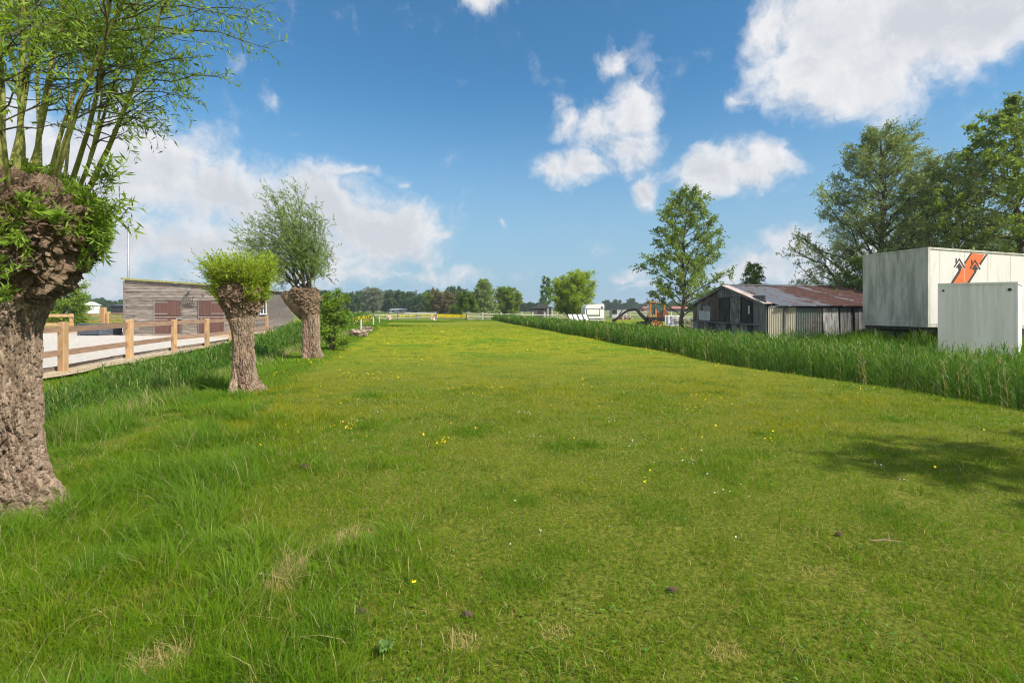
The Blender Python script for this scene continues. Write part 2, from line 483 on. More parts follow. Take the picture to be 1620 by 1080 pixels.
M_TRUNK = bark('grey_trunk_bark', (.055, .047, .034), (.13, .11, .08), (.09, .09, .05), (1, 1, .3), 9)
M_SOILP = simple('dark_soil', (.075, .045, .035), (.13, .085, .06), 30, rough=1, bump=.8)

# weathered timber, metal, paint
M_BARN = simple('weathered_boards', (.115, .092, .078), (.235, .205, .180), 3.0, (.6, .6, 9), .9, .5, 16, rmix=.55, c3=(.36, .34, .31), s3=5, lo3=.60, hi3=.70, st3=(1, 1, 14))
M_POST = simple('orange_treated_timber', (.37, .22, .105), (.48, .31, .165), 5, (1, 1, .4), .75, .35, 26, rmix=.3, c3=(.30, .22, .12), s3=2.2)
M_RAIL = simple('brown_treated_timber', (.25, .15, .098), (.34, .22, .145), 5, (.5, .5, 3), .8, .4, 26, rmix=.3)
M_OLDRAIL = simple('bleached_timber', (.42, .39, .33), (.55, .52, .46), 4, (.5, .5, 3), .85, .3, 20, rmix=.3)
M_DOOR = simple('brown_stained_door', (.092, .046, .038), (.118, .060, .050), 6, (7, 7, .6), .65, .3, 30, rmix=.15)
M_STRAP = simple('pale_strap_metal', (.34, .33, .31), (.45, .44, .42), 10, rough=.6, metal=.3)
M_MOSS = simple('mossy_roof_trim', (.18, .19, .06), (.27, .26, .11), 8, rough=.9, bump=.4)
M_FELT = simple('dark_roof_felt', (.045, .045, .048), (.075, .075, .08), 6, rough=.9, bump=.4)
M_GALV = simple('galvanised_steel', (.38, .39, .40), (.30, .31, .32), 5, rough=.5, metal=.6)
M_DARKM = simple('blackened_steel', (.018, .018, .020), (.035, .033, .032), 9, rough=.55, metal=.3, bump=.2)
M_GLASS = simple('window_glass', (.05, .07, .075), (.09, .12, .11), 2, rough=.08, spec=.8)
M_WHITE = simple('white_paint', (.74, .73, .70), (.66, .65, .62), 3, (1, 1, .3), .5, c3=(.45, .44, .38), s3=2.5, lo3=.6, hi3=.75)
M_BLUEG = simple('blue_grey_plastic', (.060, .072, .095), (.085, .098, .125), 5, rough=.55, rmix=.2)
M_ALU = simple('edge_trim_alloy', (.42, .43, .42), (.52, .53, .51), 6, rough=.45, metal=.4)

def sand_mat():
    m, t = newmat('pale_shell_sand')
    pos = t.new('ShaderNodeNewGeometry').outputs['Position']
    sep = t.new('ShaderNodeSeparateXYZ'); t.l.new(pos, sep.inputs[0])
    f = t.noise(pos, 7, 6, .7)
    white = t.mix(t.mapr(f, .3, .7), (.38, .34, .29), (.56, .52, .47))
    brown = t.mix(t.mapr(f, .3, .7), (.36, .25, .17), (.50, .37, .26))
    k = t.mapr(t.math('ADD', t.math('MULTIPLY_ADD', sep.outputs[0], .35, sep.outputs[1]), t.math('MULTIPLY', t.noise(pos, .5, 4), 3.0)), 23.6, 25.4)
    col = t.mix(k, white, brown)
    finish(t, col, .95, t.math('MULTIPLY', t.noise(pos, 14, 6, .75), 1.0), 0, .1, bdist=.05)
    return m
M_SAND = sand_mat()
M_VERGE = simple('sandy_verge', (.30, .22, .14), (.42, .33, .22), 6, rough=1, bump=.6)
M_WATER = simple('ditch_water', (.012, .014, .008), (.02, .022, .012), 3, rough=.12, spec=.5)

# ------------------------------------------------------------------ ground sheet
def axis(lo, hi, mid0, mid1, fine, growth=1.09):
    a = list(np.arange(mid0, mid1 + 1e-6, fine)); s = fine; x = mid1
    while x < hi: s *= growth; x += s; a.append(x)
    s = fine; x = mid0; b = []
    while x > lo: s *= growth; x -= s; b.append(x)
    return np.array(b[::-1] + a)
def ground():
    xs = axis(-2500, 2500, -20, 16, .2, 1.12); ys = axis(-400, 5000, -1, 40, .2, 1.07)
    X, Y = np.meshgrid(xs, ys); V = np.stack([X.ravel(), Y.ravel(), gz(X, Y)], 1)
    nx = len(xs); i = np.arange(len(ys) - 1)[:, None] * nx + np.arange(nx - 1)[None]
    Fq = np.stack([i, i + 1, i + nx + 1, i + nx], -1).reshape(-1, 4)
    me = rawmesh('ground', V, None, Fq, M_GROUND, smooth=True)
    o = link('ground', me); o['kind'] = 'structure'
    # arena surface and verge as low sheets
    ya = np.linspace(-4, 44, 60)
    V = []
    for y in ya: V += [(float(x_fence(y)) + .35, y, .012), (float(x_fence(y)) - .25, y, .02), (-60, y, .02)]
    V = np.array(V); q = []; q2 = []
    for k in range(len(ya) - 1):
        a = k * 3; q.append((a + 2, a + 1, a + 4, a + 5)); q2.append((a + 1, a, a + 3, a + 4))
    o = link('riding_arena', rawmesh('riding_arena', V, None, q, M_SAND)); o['kind'] = 'structure'
    V2 = V.copy(); V2[0::3, 0] += .12 * np.sin(ya * 2.1) + .2; V2[:, 2] -= .001
    o = link('sandy_verge', rawmesh('sandy_verge', V2, None, q2, M_VERGE)); o['kind'] = 'structure'
    # water in the two ditches
    for nm, f, off, w in (('ditch_water', x_reed, 1.7, 1.3), ('ditch_water', x_tree, -3.0, .55)):
        yy = np.linspace(2, 75, 60); xx = f(yy) + off
        V = np.concatenate([np.stack([xx - w, yy, np.full_like(yy, -.47 if off > 0 else -.58)], 1), np.stack([xx + w, yy, np.full_like(yy, -.47 if off > 0 else -.58)], 1)])
        n = len(yy); q = [(k, n + k, n + k + 1, k + 1) for k in range(n - 1)]
        o = link(nm, rawmesh(nm, V, None, q, M_WATER)); o['kind'] = 'structure'
ground()

# ------------------------------------------------------------------ grass blades
def blades(P, h, w, lean, ang, segs=2, twist=None):
    """P (n,3) roots; returns V, F3, per-vertex blade index"""
    n = len(P); a = ang; fac = rng.uniform(0, 2 * np.pi, n) if twist is None else twist
    L = np.stack([np.cos(a), np.sin(a), np.zeros(n)], 1)
    S = np.stack([np.cos(fac), np.sin(fac), np.zeros(n)], 1)
    rows = []
    for k in range(segs + 1):
        t = k / segs
        c = P + L * (h * lean * t ** 1.8)[:, None]
        c[:, 2] += h * (t - .35 * np.minimum(lean, 1.2) * t * t)
        if k == segs: rows.append(c[:, None])
        else:
            ww = (w * (1 - .35 * t) * .5)[:, None]
            rows.append(np.stack([c - S * ww, c + S * ww], 1))
    V = np.concatenate(rows, 1); nv = V.shape[1]
    f = []
    for k in range(segs - 1):
        a0 = 2 * k; f += [(a0, a0 + 1, a0 + 3), (a0, a0 + 3, a0 + 2)]
    f.append((2 * (segs - 1), 2 * (segs - 1) + 1, 2 * segs))
    f = np.array(f)
    Fc = (np.arange(n)[:, None, None] * nv + f[None]).reshape(-1, 3)
    return V.reshape(-1, 3), Fc, nv

def field_points(n, y0, y1, power, spread=1.12):
    u = rng.random(n); p = 2 - power
    Y = (y0 ** p + u * (y1 ** p - y0 ** p)) ** (1 / p)
    X = rng.uniform(-1, 1, n) * (Y * spread + 2.0)
    return X, Y

SPOTS = [(*gp(556, 853), .20), (*gp(462, 900), .15), (*gp(450, 925), .12), (*gp(262, 1042), .16), (*gp(880, 1005), .1), (*gp(1150, 1030), .12), (*gp(735, 1020), .12), (*gp(1300, 905), .12)]
def make_lawn():
    Vs, Fs, rs = [], [], []; n0 = 0
    for (n, y0, y1, pw, seg) in ((520000, 1.3, 14, 1.50, 2), (370000, 6, 52, 1.35, 1)):
        X, Y = field_points(n, y0, y1, pw)
        T = tallness(X, Y)
        inside = (X > x_tree(Y) - .1) & (X < x_reed(Y) + .05)
        pat = n2(X, Y, .55, 3, 1.1); pat2 = n2(X, Y, 2.6, 3, 9.)
        worn = n2(X, Y, 1.3, 3, 21.)
        fade = sstep(14, 8, Y) if seg == 2 else sstep(6, 13, Y)
        keep = inside & (rng.random(n) < fade) & (rng.random(n) > .75 * sstep(.28, .42, worn))
        X, Y, T, pat, pat2 = X[keep], Y[keep], T[keep], pat[keep], pat2[keep]
        m = len(X)
        h = .030 * rng.uniform(.4, 1.7, m) * (1 + .8 * sstep(-.1, .4, pat) + 1.1 * sstep(.0, .35, pat2)) * (1 + 1.6 * T)
        w = np.maximum(.0034, Y * .00085) * rng.uniform(.7, 1.3, m)
        h = np.maximum(h, Y * .0011)
        P = np.stack([X, Y, gz(X, Y) - .004], 1)
        V, Fc, nv = blades(P, h, w, rng.uniform(.1, 1.5, m), rng.uniform(0, 2 * np.pi, m), seg)
        r = rng.random(m) * .97
        for (cx, cy, rr) in SPOTS:
            dd = np.hypot(X - cx, (Y - cy) * 1.3) / (rr * .8) + .5 * n2(X, Y, 9, 2, 3.); r = np.where((dd < 1) & (rng.random(m) < .85), .97, r)
        Vs.append(V); Fs.append(Fc + n0); rs.append(np.repeat(r, nv)); n0 += len(V)
    me = rawmesh('lawn_grass', np.concatenate(Vs), np.concatenate(Fs), None, M_LAWN, np.concatenate(rs))
    tag(link('lawn_grass', me), 'short mown grass covering the middle field between the pollards and the reeds', 'grass', kind='stuff')
make_lawn()

def spotr(X, Y, r):
    for (cx, cy, rr) in SPOTS:
        dd = np.hypot(X - cx, (Y - cy) * 1.3) / (rr * .8) + .5 * n2(X, Y, 9, 2, 3.); r = np.where((dd < 1) & (rng.random(len(X)) < .85), .98, r)
    return r
def make_rough():
    Vs, Fs, rs = [], [], []; n0 = 0
    def put(X, Y, h, w, lean, ang, seg, r):
        nonlocal n0
        P = np.stack([X, Y, gz(X, Y) - .01], 1)
        for (cx, cy, rr) in SPOTS: h = h * (1 - .72 * sstep(1.5, .8, np.hypot(X - cx, (Y - cy) * 1.3) / rr))
        V, Fc, nv = blades(P, h, w, lean, ang, seg)
        Vs.append(V); Fs.append(Fc + n0); rs.append(np.repeat(r, nv)); n0 += len(V)
    # foreground tussocks and the bank along the left ditch
    X, Y = field_points(390000, 1.3, 11, 1.35)
    T = tallness(X, Y); n = len(X)
    tuft = n2(X, Y, 1.7, 3, 4.4); tf2 = n2(X, Y, .6, 2, 14.4)
    keep = (rng.random(n) < T) & (X < x_tree(Y) + 5.5) & (X > x_fence(Y) + .2) & (rng.random(n) < .60 + .7 * sstep(-.2, .2, tuft))
    X, Y, tuft, T, tf2 = X[keep], Y[keep], tuft[keep], T[keep], tf2[keep]; m = len(X)
    bank = sstep(-.3, -1.5, X - x_tree(Y))
    sf = X - x_tree(Y)
    h = (.040 + .20 * sstep(-.05, .30, tuft) + .07 * sstep(0, .4, tf2)) * rng.uniform(.5, 1.45, m) * (.5 + .5 * T) * (1 + .9 * bank * sstep(-4.6, -3.0, sf)) * (1 - .4 * sstep(-3.6, -4.6, sf))
    put(X, Y, h, np.maximum(.0045, Y * .0009) * rng.uniform(.6, 1.5, m), rng.uniform(.15, 1.3, m),
        rng.normal(2.6, 1.3, m), 3, spotr(X, Y, rng.random(m)))
    # bank 11..80 m
    n = 170000
    u = rng.random(n); Y = 8 + 70 * u ** 1.9; s = rng.uniform(-5.9, .9, n); X = x_tree(Y) + s
    keep = (rng.random(n) < sstep(1.0, -.3, s)) & (X > x_fence(Y) + .3)
    X, Y, s = X[keep], Y[keep], s[keep]; m = len(X)
    tall = sstep(-.6, -2.2, s)
    hb_ = .10 + .30 * tall * (1 + .35 * n2(X, Y, .5, 2, 7.)); hb_ = hb_ * (1 - .72 * sstep(-3.4, -4.4, s) * sstep(38, 28, Y)) + .35 * tall * sstep(26, 42, Y)
    h = hb_ * rng.uniform(.55, 1.35, m)
    put(X, Y, h, np.maximum(.007, Y * .0010) * rng.uniform(.6, 1.4, m), rng.uniform(.1, .8, m), rng.normal(2.6, 1.2, m), 3, rng.random(m) * .95)
    # scattered darker tufts in the mown field
    cs = [(x, y, .35) for x, y in ((-1.9, 7.0), (-2.6, 9.4), (-.2, 4.4), (1.2, 4.1), (.6, 5.9), (2.0, 5.0), (-.6, 6.6), (.3, 3.3), (2.9, 3.9))]
    cs += [(at(600, 45) , 47, 1.6), (at(660, 62), 64, 2.6), (at(620, 64), 66, 2.2), (at(790, 70), 71, 3.0), (at(860, 70), 72, 2.0)]
    for _ in range(7):
        cy = 2.4 + 6 * rng.random() ** 1.2; cx = rng.uniform(-.9, 1.0) * cy
        if float(x_tree(cy)) + .3 < cx < float(x_reed(cy)) - .3: cs.append((cx, cy, rng.uniform(.05, .26)))
    for (cx, cy, rr) in cs:
        k = int((900 if rr == .35 else 90 + 2200 * rr * rr * 6) if cy < 20 else 2500)
        X = cx + rng.normal(0, rr * (.5 if cy < 20 else .9), k); Y = cy + rng.normal(0, rr * .5, k)
        put(X, Y, (.06 if cy < 20 else .20) * rng.uniform(.5, 1.4, k), np.maximum(.004, Y * .0009), rng.uniform(.1, 1.1, k), rng.uniform(0, 6.28, k), 2, rng.random(k) * .9)
    # grass behind the reeds up to shed and trailer
    n = 60000
    u = rng.random(n); Y = 9 + 60 * u ** 1.6; s = rng.uniform(3.2, 9.5, n); X = x_reed(Y) + s
    keep = X < np.minimum(Y * 1.15, 60)
    X, Y = X[keep], Y[keep]; m = len(X)
    put(X, Y, rng.uniform(.12, .38, m), np.maximum(.007, Y * .0011), rng.uniform(.1, .8, m), rng.uniform(0, 6.28, m), 2, rng.random(m) * .9)
    n = 5200
    Y = 5 + 30 * rng.random(n) ** 1.3; X = x_tree(Y) - 1.35 + rng.normal(0, .38, n); k = n2(X, Y, .8, 2, 77.) > -.1; X, Y = X[k], Y[k]; m = len(X)
    put(X, Y, rng.uniform(.2, .48, m), np.maximum(.004, Y * .0007), rng.uniform(.2, .8, m), rng.normal(2.6, .8, m), 3, np.where(rng.random(m) < .55, .98, rng.random(m)))
    n = 9000
    X = rng.uniform(12.4, 22, n); Y = rng.uniform(16.4, 24, n); k = (Y > .55 * X + 7.0) & (X < Y * 1.1); X, Y = X[k], Y[k]; m = len(X)
    put(X, Y, rng.uniform(.4, .95, m) * (.7 + .5 * sstep(-.2, .3, n2(X, Y, .9, 2, 61.))), rng.uniform(.012, .028, m), rng.uniform(.1, .7, m), rng.uniform(0, 6.28, m), 3, rng.random(m) * .5)
    me = rawmesh('rough_grass', np.concatenate(Vs), np.concatenate(Fs), None, M_ROUGH, np.concatenate(rs))
    tag(link('rough_grass', me), 'long tussocky green grass on the ditch bank and in the left foreground', 'grass', kind='stuff')
make_rough()

def make_reeds(left=False):
    n = 7000 if left else 15000
    u = rng.random(n); Y = 5.5 + 74 * u ** 2.0
    s = rng.uniform(0, 1, n) ** .8 * (3.4 + .9 * sstep(20, 8, Y)); X = x_reed(Y) + .05 + s + .14 * n2(Y * 0, Y, 1.6, 3, 71.) - .10 * rng.exponential(.5, n)
    keep = (X < Y * 1.2 + .8)
    if left:
        Y = 6.5 + 66 * u ** 1.6; s = rng.normal(0, .62, n); X = x_tree(Y) - 3.05 + s + .25 * np.sin(Y * .8); keep = np.abs(s) < 1.7; s = np.abs(s)
    X, Y, s = X[keep], Y[keep], s[keep]; n = len(X)
    g = gz(X, Y); top = (.74 + .20 * n2(X, Y, .35, 3, 31.) + .20 * n2(X, Y, 1.9, 2, 33.)) * (1 - .22 * sstep(2.4, 3.6, s)) * rng.uniform(.62, 1.2, n) * (.86 + .14 * sstep(0, .3, s))
    top = top + .05 * sstep(14, 9, Y)
    if left: top = np.interp(Y, [6, 9, 16, 22, 30, 49], [.10, .24, .42, .50, .90, 1.15]) * rng.uniform(.75, 1.2, n) + .12 * n2(X, Y, .6, 2, 51.) - .25 * s
    H = np.maximum(top - g, .25)
    wl = rng.normal(2.8, .6, n); L = np.stack([np.cos(wl), np.sin(wl), np.zeros(n)], 1)
    Vs, Fs, rs = [], [], []; n0 = 0
    P = np.stack([X, Y, g], 1)
    rr = np.where(rng.random(n) < .06, 1.0, rng.random(n) * .85)
    V, Fc, nv = blades(P, H, np.maximum(.008, Y * .0007), np.full(n, .10), wl, 3)
    Vs.append(V); Fs.append(Fc); rs.append(np.repeat(rr, nv)); n0 += len(V)
    for k in range(9):
        t = (k + 1) / 9.5 * rng.uniform(.85, 1.1, n)
        keep = t < 1.0
        q = P + L * (H * .10 * t ** 1.8)[:, None]; q[:, 2] += H * t * .97
        q = q[keep]; m = len(q)
        ang = wl[keep] + rng.choice([-1, 1], m) * rng.uniform(.3, 2.6, m)
        ll = rng.uniform(.16, .34, m) * (.75 + .5 * np.sin(np.pi * np.clip(t[keep], 0, 1)))
        V, Fc, nv = blades(q, ll * .8, np.maximum(.011, Y[keep] * .0011) * rng.uniform(.8, 1.3, m), rng.uniform(.5, 1.25, m), ang, 3, ang + np.pi / 2)
        Vs.append(V); Fs.append(Fc + n0); rs.append(np.repeat(np.clip(rr[keep] + rng.normal(0, .12, m), 0, 1), nv)); n0 += len(V)
    me = rawmesh('reed_bed', np.concatenate(Vs), np.concatenate(Fs), None, M_REED, np.concatenate(rs))
    tag(link('reed_bed', me), 'reeds growing in the ditch between the pollards and the arena rails' if left else 'dense belt of green reeds filling the ditch along the right of the field', 'reeds', kind='stuff')
make_reeds(); make_reeds(True)

def make_clover():
    n = 26000; X, Y = field_points(n, 1.8, 10, 1.4)
    k = (n2(X, Y, 1.1, 3, 88.) > .05) & (X > x_tree(Y) + .3) & (X < x_reed(Y)); X, Y = X[k], Y[k]; n = len(X)
    C = np.stack([X, Y, gz(X, Y) + rng.uniform(.012, .035, n)], 1)
    S = rng.uniform(.004, .010, n) * np.clip(Y / 4, 1, 2); a = rng.uniform(0, 6.28, n); tl = rng.normal(0, .35, (n, 2)); V = []
    for j in range(5):
        b = a + j * 2 * np.pi / 5; dx, dy = np.cos(b) * S, np.sin(b) * S * .8; V.append(C + np.stack([dx, dy, dx * tl[:, 0] + dy * tl[:, 1]], 1))
    V = np.stack(V, 1).reshape(-1, 3); f = np.array([(0, 1, 2), (0, 2, 3), (0, 3, 4)])
    me = rawmesh('clover', V, (np.arange(n)[:, None, None] * 5 + f[None]).reshape(-1, 3), None, leafmat('clover_leaf', (.07, .17, .02), (.14, .26, .04)), np.repeat(rng.random(n), 5))
    tag(link('clover', me), 'low clover leaves mixed into the near mown grass', 'clover', kind='stuff')
make_clover()

# ------------------------------------------------------------------ flowers
def make_flowers():
    M_Y = leafmat('buttercup_petals', (.72, .50, .012), (.80, .62, .02), None, .25)
    M_Wf = leafmat('daisy_petals', (.78, .78, .74), (.85, .85, .82), None, .2)
    def disc_flowers(name, X, Y, H, S, mat, label, cat):
        n = len(X); Z = gz(X, Y) + H
        k = 6; th = np.arange(k) / k * 2 * np.pi
        tilt = rng.normal(0, .35, (n, 2))
        C = np.stack([X, Y, Z], 1)
        ring = np.stack([np.cos(th)[None] * S[:, None], np.sin(th)[None] * S[:, None], np.zeros((n, k))], -1)
        ring[..., 2] = ring[..., 0] * tilt[:, :1] + ring[..., 1] * tilt[:, 1:] + S[:, None] * .45
        V = np.concatenate([C[:, None], C[:, None] + ring], 1)
        f = np.array([(0, 1 + a, 1 + (a + 1) % k) for a in range(k)])
        Fc = (np.arange(n)[:, None, None] * (k + 1) + f[None]).reshape(-1, 3)
        me = rawmesh(name, V.reshape(-1, 3), Fc, None, [mat, M_LAWN], np.repeat(rng.random(n), k + 1))
        # stems
        tag(link(name, me), label, cat, kind='stuff')
        B = np.stack([X, Y, gz(X, Y)], 1)
        return B, H
    xs, ys = [], []
    clusters = [(750, 624, 60, 75), (705, 712, 8, 16), (548, 686, 20, 22), (600, 600, 60, 35), (650, 575, 80, 60), (560, 596, 30, 25),
                (585, 605, 30, 25), (1085, 652, 26, 28), (1205, 700, 22, 14), (1120, 640, 50, 26), (1020, 770, 14, 9), (1330, 620, 50, 14),
                (905, 700, 12, 5), (470, 560, 50, 30), (500, 575, 40, 30), (432, 600, 14, 14), (920, 540, 120, 90), (1040, 560, 100, 40),
                (700, 540, 120, 140), (640, 520, 70, 150), (740, 525, 150, 160), (1180, 590, 80, 20), (355, 598, 10, 22), (960, 590, 90, 20), (820, 560, 100, 40)]
    for (px, py, sp, n) in clusters:
        cx, cy = gp(px, py); wx = sp / F * cy
        n = int(n * .75); x = cx + rng.normal(0, wx * .5, n); y = cy + rng.normal(0, min(wx * .5, cy * .15) + .03, n)
        xs.append(x); ys.append(y)
    n = 2300; X, Y = field_points(n, 4.5, 76, 1.15)
    k = (n2(X, Y, .33, 3, 41.) > .02) & (X > x_tree(Y) + .3) & (X < x_reed(Y) - .1); xs.append(X[k]); ys.append(Y[k])
    # buttercup meadow behind the far rails, and yellow bloom in the bank
    n = 2000; Y = rng.uniform(81, 112, n); X = Y * (np.where(rng.random(n) < .72, rng.uniform(690, 742, n), rng.uniform(600, 690, n)) - CX) / F; xs.append(X); ys.append(Y)
    X = np.concatenate(xs); Y = np.concatenate(ys); n = len(X)
    H = rng.uniform(.05, .16, n) + np.where(Y > 80, rng.uniform(.1, .45, n), 0)
    S = rng.uniform(.008, .013, n) * np.clip(Y / 10, 1, 3.0) * np.where(Y > 80, 2.2, 1)
    disc_flowers('buttercups', X, Y, H, S, M_Y, 'small yellow buttercups scattered and clustered over the field and the meadow behind', 'flowers')
    xs, ys = [], []
    for (px, py, sp, n) in [(855, 853, 3, 3), (1088, 738, 8, 9), (845, 697, 14, 9), (1045, 740, 10, 5), (830, 660, 12, 10), (968, 670, 8, 8),
                            (1385, 742, 8, 4), (1430, 770, 12, 4), (1000, 700, 30, 10), (590, 655, 14, 10), (740, 724, 30, 3), (1160, 780, 60, 8), (560, 668, 20, 8), (675, 625, 20, 8), (1300, 650, 80, 10), (1460, 655, 60, 6)]:
        cx, cy = gp(px, py); wx = sp / F * cy
        xs.append(cx + rng.normal(0, wx * .6, n)); ys.append(cy + rng.normal(0, wx * .9, n))
    X, Y = field_points(150, 3, 30, 1.2); k = (X > x_tree(Y) + 2) & (X < x_reed(Y) - .2); xs.append(X[k]); ys.append(Y[k])
    X = np.concatenate(xs); Y = np.concatenate(ys); n = len(X)
    disc_flowers('daisies', X, Y, rng.uniform(.03, .07, n), rng.uniform(.005, .009, n) * np.clip(Y / 8, 1, 2.2), M_Wf, 'tiny white daisies dotted through the mown grass', 'flowers')
make_flowers()

# ------------------------------------------------------------------ leaves and sprigs
def unit(v): return v / (np.linalg.norm(v, axis=-1, keepdims=True) + 1e-9)
def sprigs(P0, D, L, k, leaf, width, droop=.25, wind=(0, 0, 0), spread=.9, stem=.003, t0=.15, flat=False, rbase=None):
    """n sprigs, k leaves each -> (V, F4, rnd, stemV, stemF4)"""
    n = len(P0); D = unit(D); L = np.broadcast_to(L, (n,))
    t = (np.linspace(t0, 1, k)[None] + rng.uniform(-.04, .04, (n, k)))
    wv = np.array(wind, float)
    def pos(tt):
        p = P0[:, None] + D[:, None] * (L[:, None] * tt)[..., None]
        p = p + (wv[None, None] * L[:, None, None]) * (tt ** 2)[..., None]
        p[..., 2] -= droop * L[:, None] * tt ** 2
        return p
    C = pos(t)
    rv = unit(rng.normal(size=(n, k, 3)))
    side = unit(np.cross(D[:, None], rv))
    ld = unit(D[:, None] * (1 - .5 * spread) + side * spread + wv * 1.2 + np.array([0, 0, -.15]))
    ll = leaf * rng.uniform(.65, 1.25, (n, k)); ww = width * rng.uniform(.75, 1.2, (n, k))
    nr = unit(np.cross(ld, unit(rng.normal(size=(n, k, 3)) + np.array([0, 0, .4]))))
    up = np.cross(nr, ld)
    tip = C + ld * ll[..., None]; mid = C + ld * (ll * .45)[..., None]
    a = mid + nr * (ww * .5)[..., None] + up * (ww * .12)[..., None]; b = mid - nr * (ww * .5)[..., None] + up * (ww * .12)[..., None]
    V = np.stack([C, a, tip, b], 2).reshape(-1, 3)
    m = n * k; Fq = np.arange(m * 4).reshape(m, 4)
    rb = rng.random(n) if rbase is None else rbase
    r = np.clip(np.repeat(rb, k) * .6 + rng.random(m) * .4, 0, 1); r = np.repeat(r, 4)
    ts = np.array([0, .5, 1.])[None].repeat(n, 0); S = pos(ts)
    sx = unit(np.cross(D, rng.normal(size=(n, 3)))); sy = np.cross(D, sx)
    wd = np.array([1, .7, .35])
    tri = [sx, -.5 * sx + .87 * sy, -.5 * sx - .87 * sy]
    SV = np.stack([S + tri[j][:, None] * (stem * wd)[None, :, None] for j in range(3)], 2)   # n,3,3,3
    SV = SV.reshape(-1, 3)
    base = np.arange(n)[:, None, None] * 9
    q = []
    for s in range(2):
        for j in range(3):
            j2 = (j + 1) % 3; q.append((s * 3 + j, s * 3 + j2, s * 3 + 3 + j2, s * 3 + 3 + j))
    SF = (base + np.array(q)[None]).reshape(-1, 4)
    return V, Fq, r, SV, SF

def crown_object(name, sets, mats, parent):
    """sets: list of results of sprigs; leaf faces slot 0, stems slot 1"""
    off = world_off(parent); V, Fq, r, mi = [], [], [], []; n0 = 0
    for (v, f, rr, sv, sf) in sets:
        V.append(v); Fq.append(f + n0); r.append(rr); mi.append(np.zeros(len(f), int)); n0 += len(v)
        if sv is not None and len(sv):
            V.append(sv); Fq.append(sf + n0); r.append(np.full(len(sv), .5)); mi.append(np.ones(len(sf), int)); n0 += len(sv)
    me = rawmesh(name, np.concatenate(V) - off, None, np.concatenate(Fq), mats, np.concatenate(r), mi4=np.concatenate(mi))
    return link(name, me, parent)

M_WIL = leafmat('willow_leaves', (.10, .18, .014), (.22, .31, .040), None, .38, .4, .45)
M_WILB = leafmat('young_willow_leaves', (.14, .22, .014), (.32, .40, .038), None, .4, .35, .5)
M_WILG = leafmat('silvery_willow_leaves', (.085, .155, .025), (.19, .27, .070), None, .33, .4, .45, 1.2)
M_BIR = leafmat('birch_leaves', (.125, .180, .052), (.25, .31, .105), None, .33, .45, .4, 1.3)
M_ALD = leafmat('alder_leaves', (.095, .155, .024), (.21, .28, .042), None, .35, .4, .45)
M_DARKL = leafmat('dark_leaves', (.045, .095, .014), (.115, .185, .028), None, .3, .35, .5)
M_HAW = leafmat('hawthorn_leaves', (.09, .17, .014), (.20, .29, .026), None, .33, .35, .5)
M_FAR = leafmat('far_tree_leaves', (.030, .068, .018), (.080, .135, .035), None, .25, .2, .7, 1.2)
M_FARG = leafmat('far_grey_leaves', (.10, .13, .07), (.19, .21, .13), None, .25, .2, .7, 1.1)
M_FARR = leafmat('far_reddish_leaves', (.09, .10, .035), (.20, .15, .085), None, .25, .2, .7, 1.1)

def curve_pts(p0, d, L, n, bend, jitter=.06):
    """polyline from p0 in direction d with bend vector"""
    t = np.linspace(0, 1, n)[:, None]
    P = np.array(p0)[None] + np.array(d)[None] * L * t + np.array(bend)[None] * L * t ** 2
    P[1:] += rng.normal(0, jitter * L / n, (n - 1, 3))
    return P

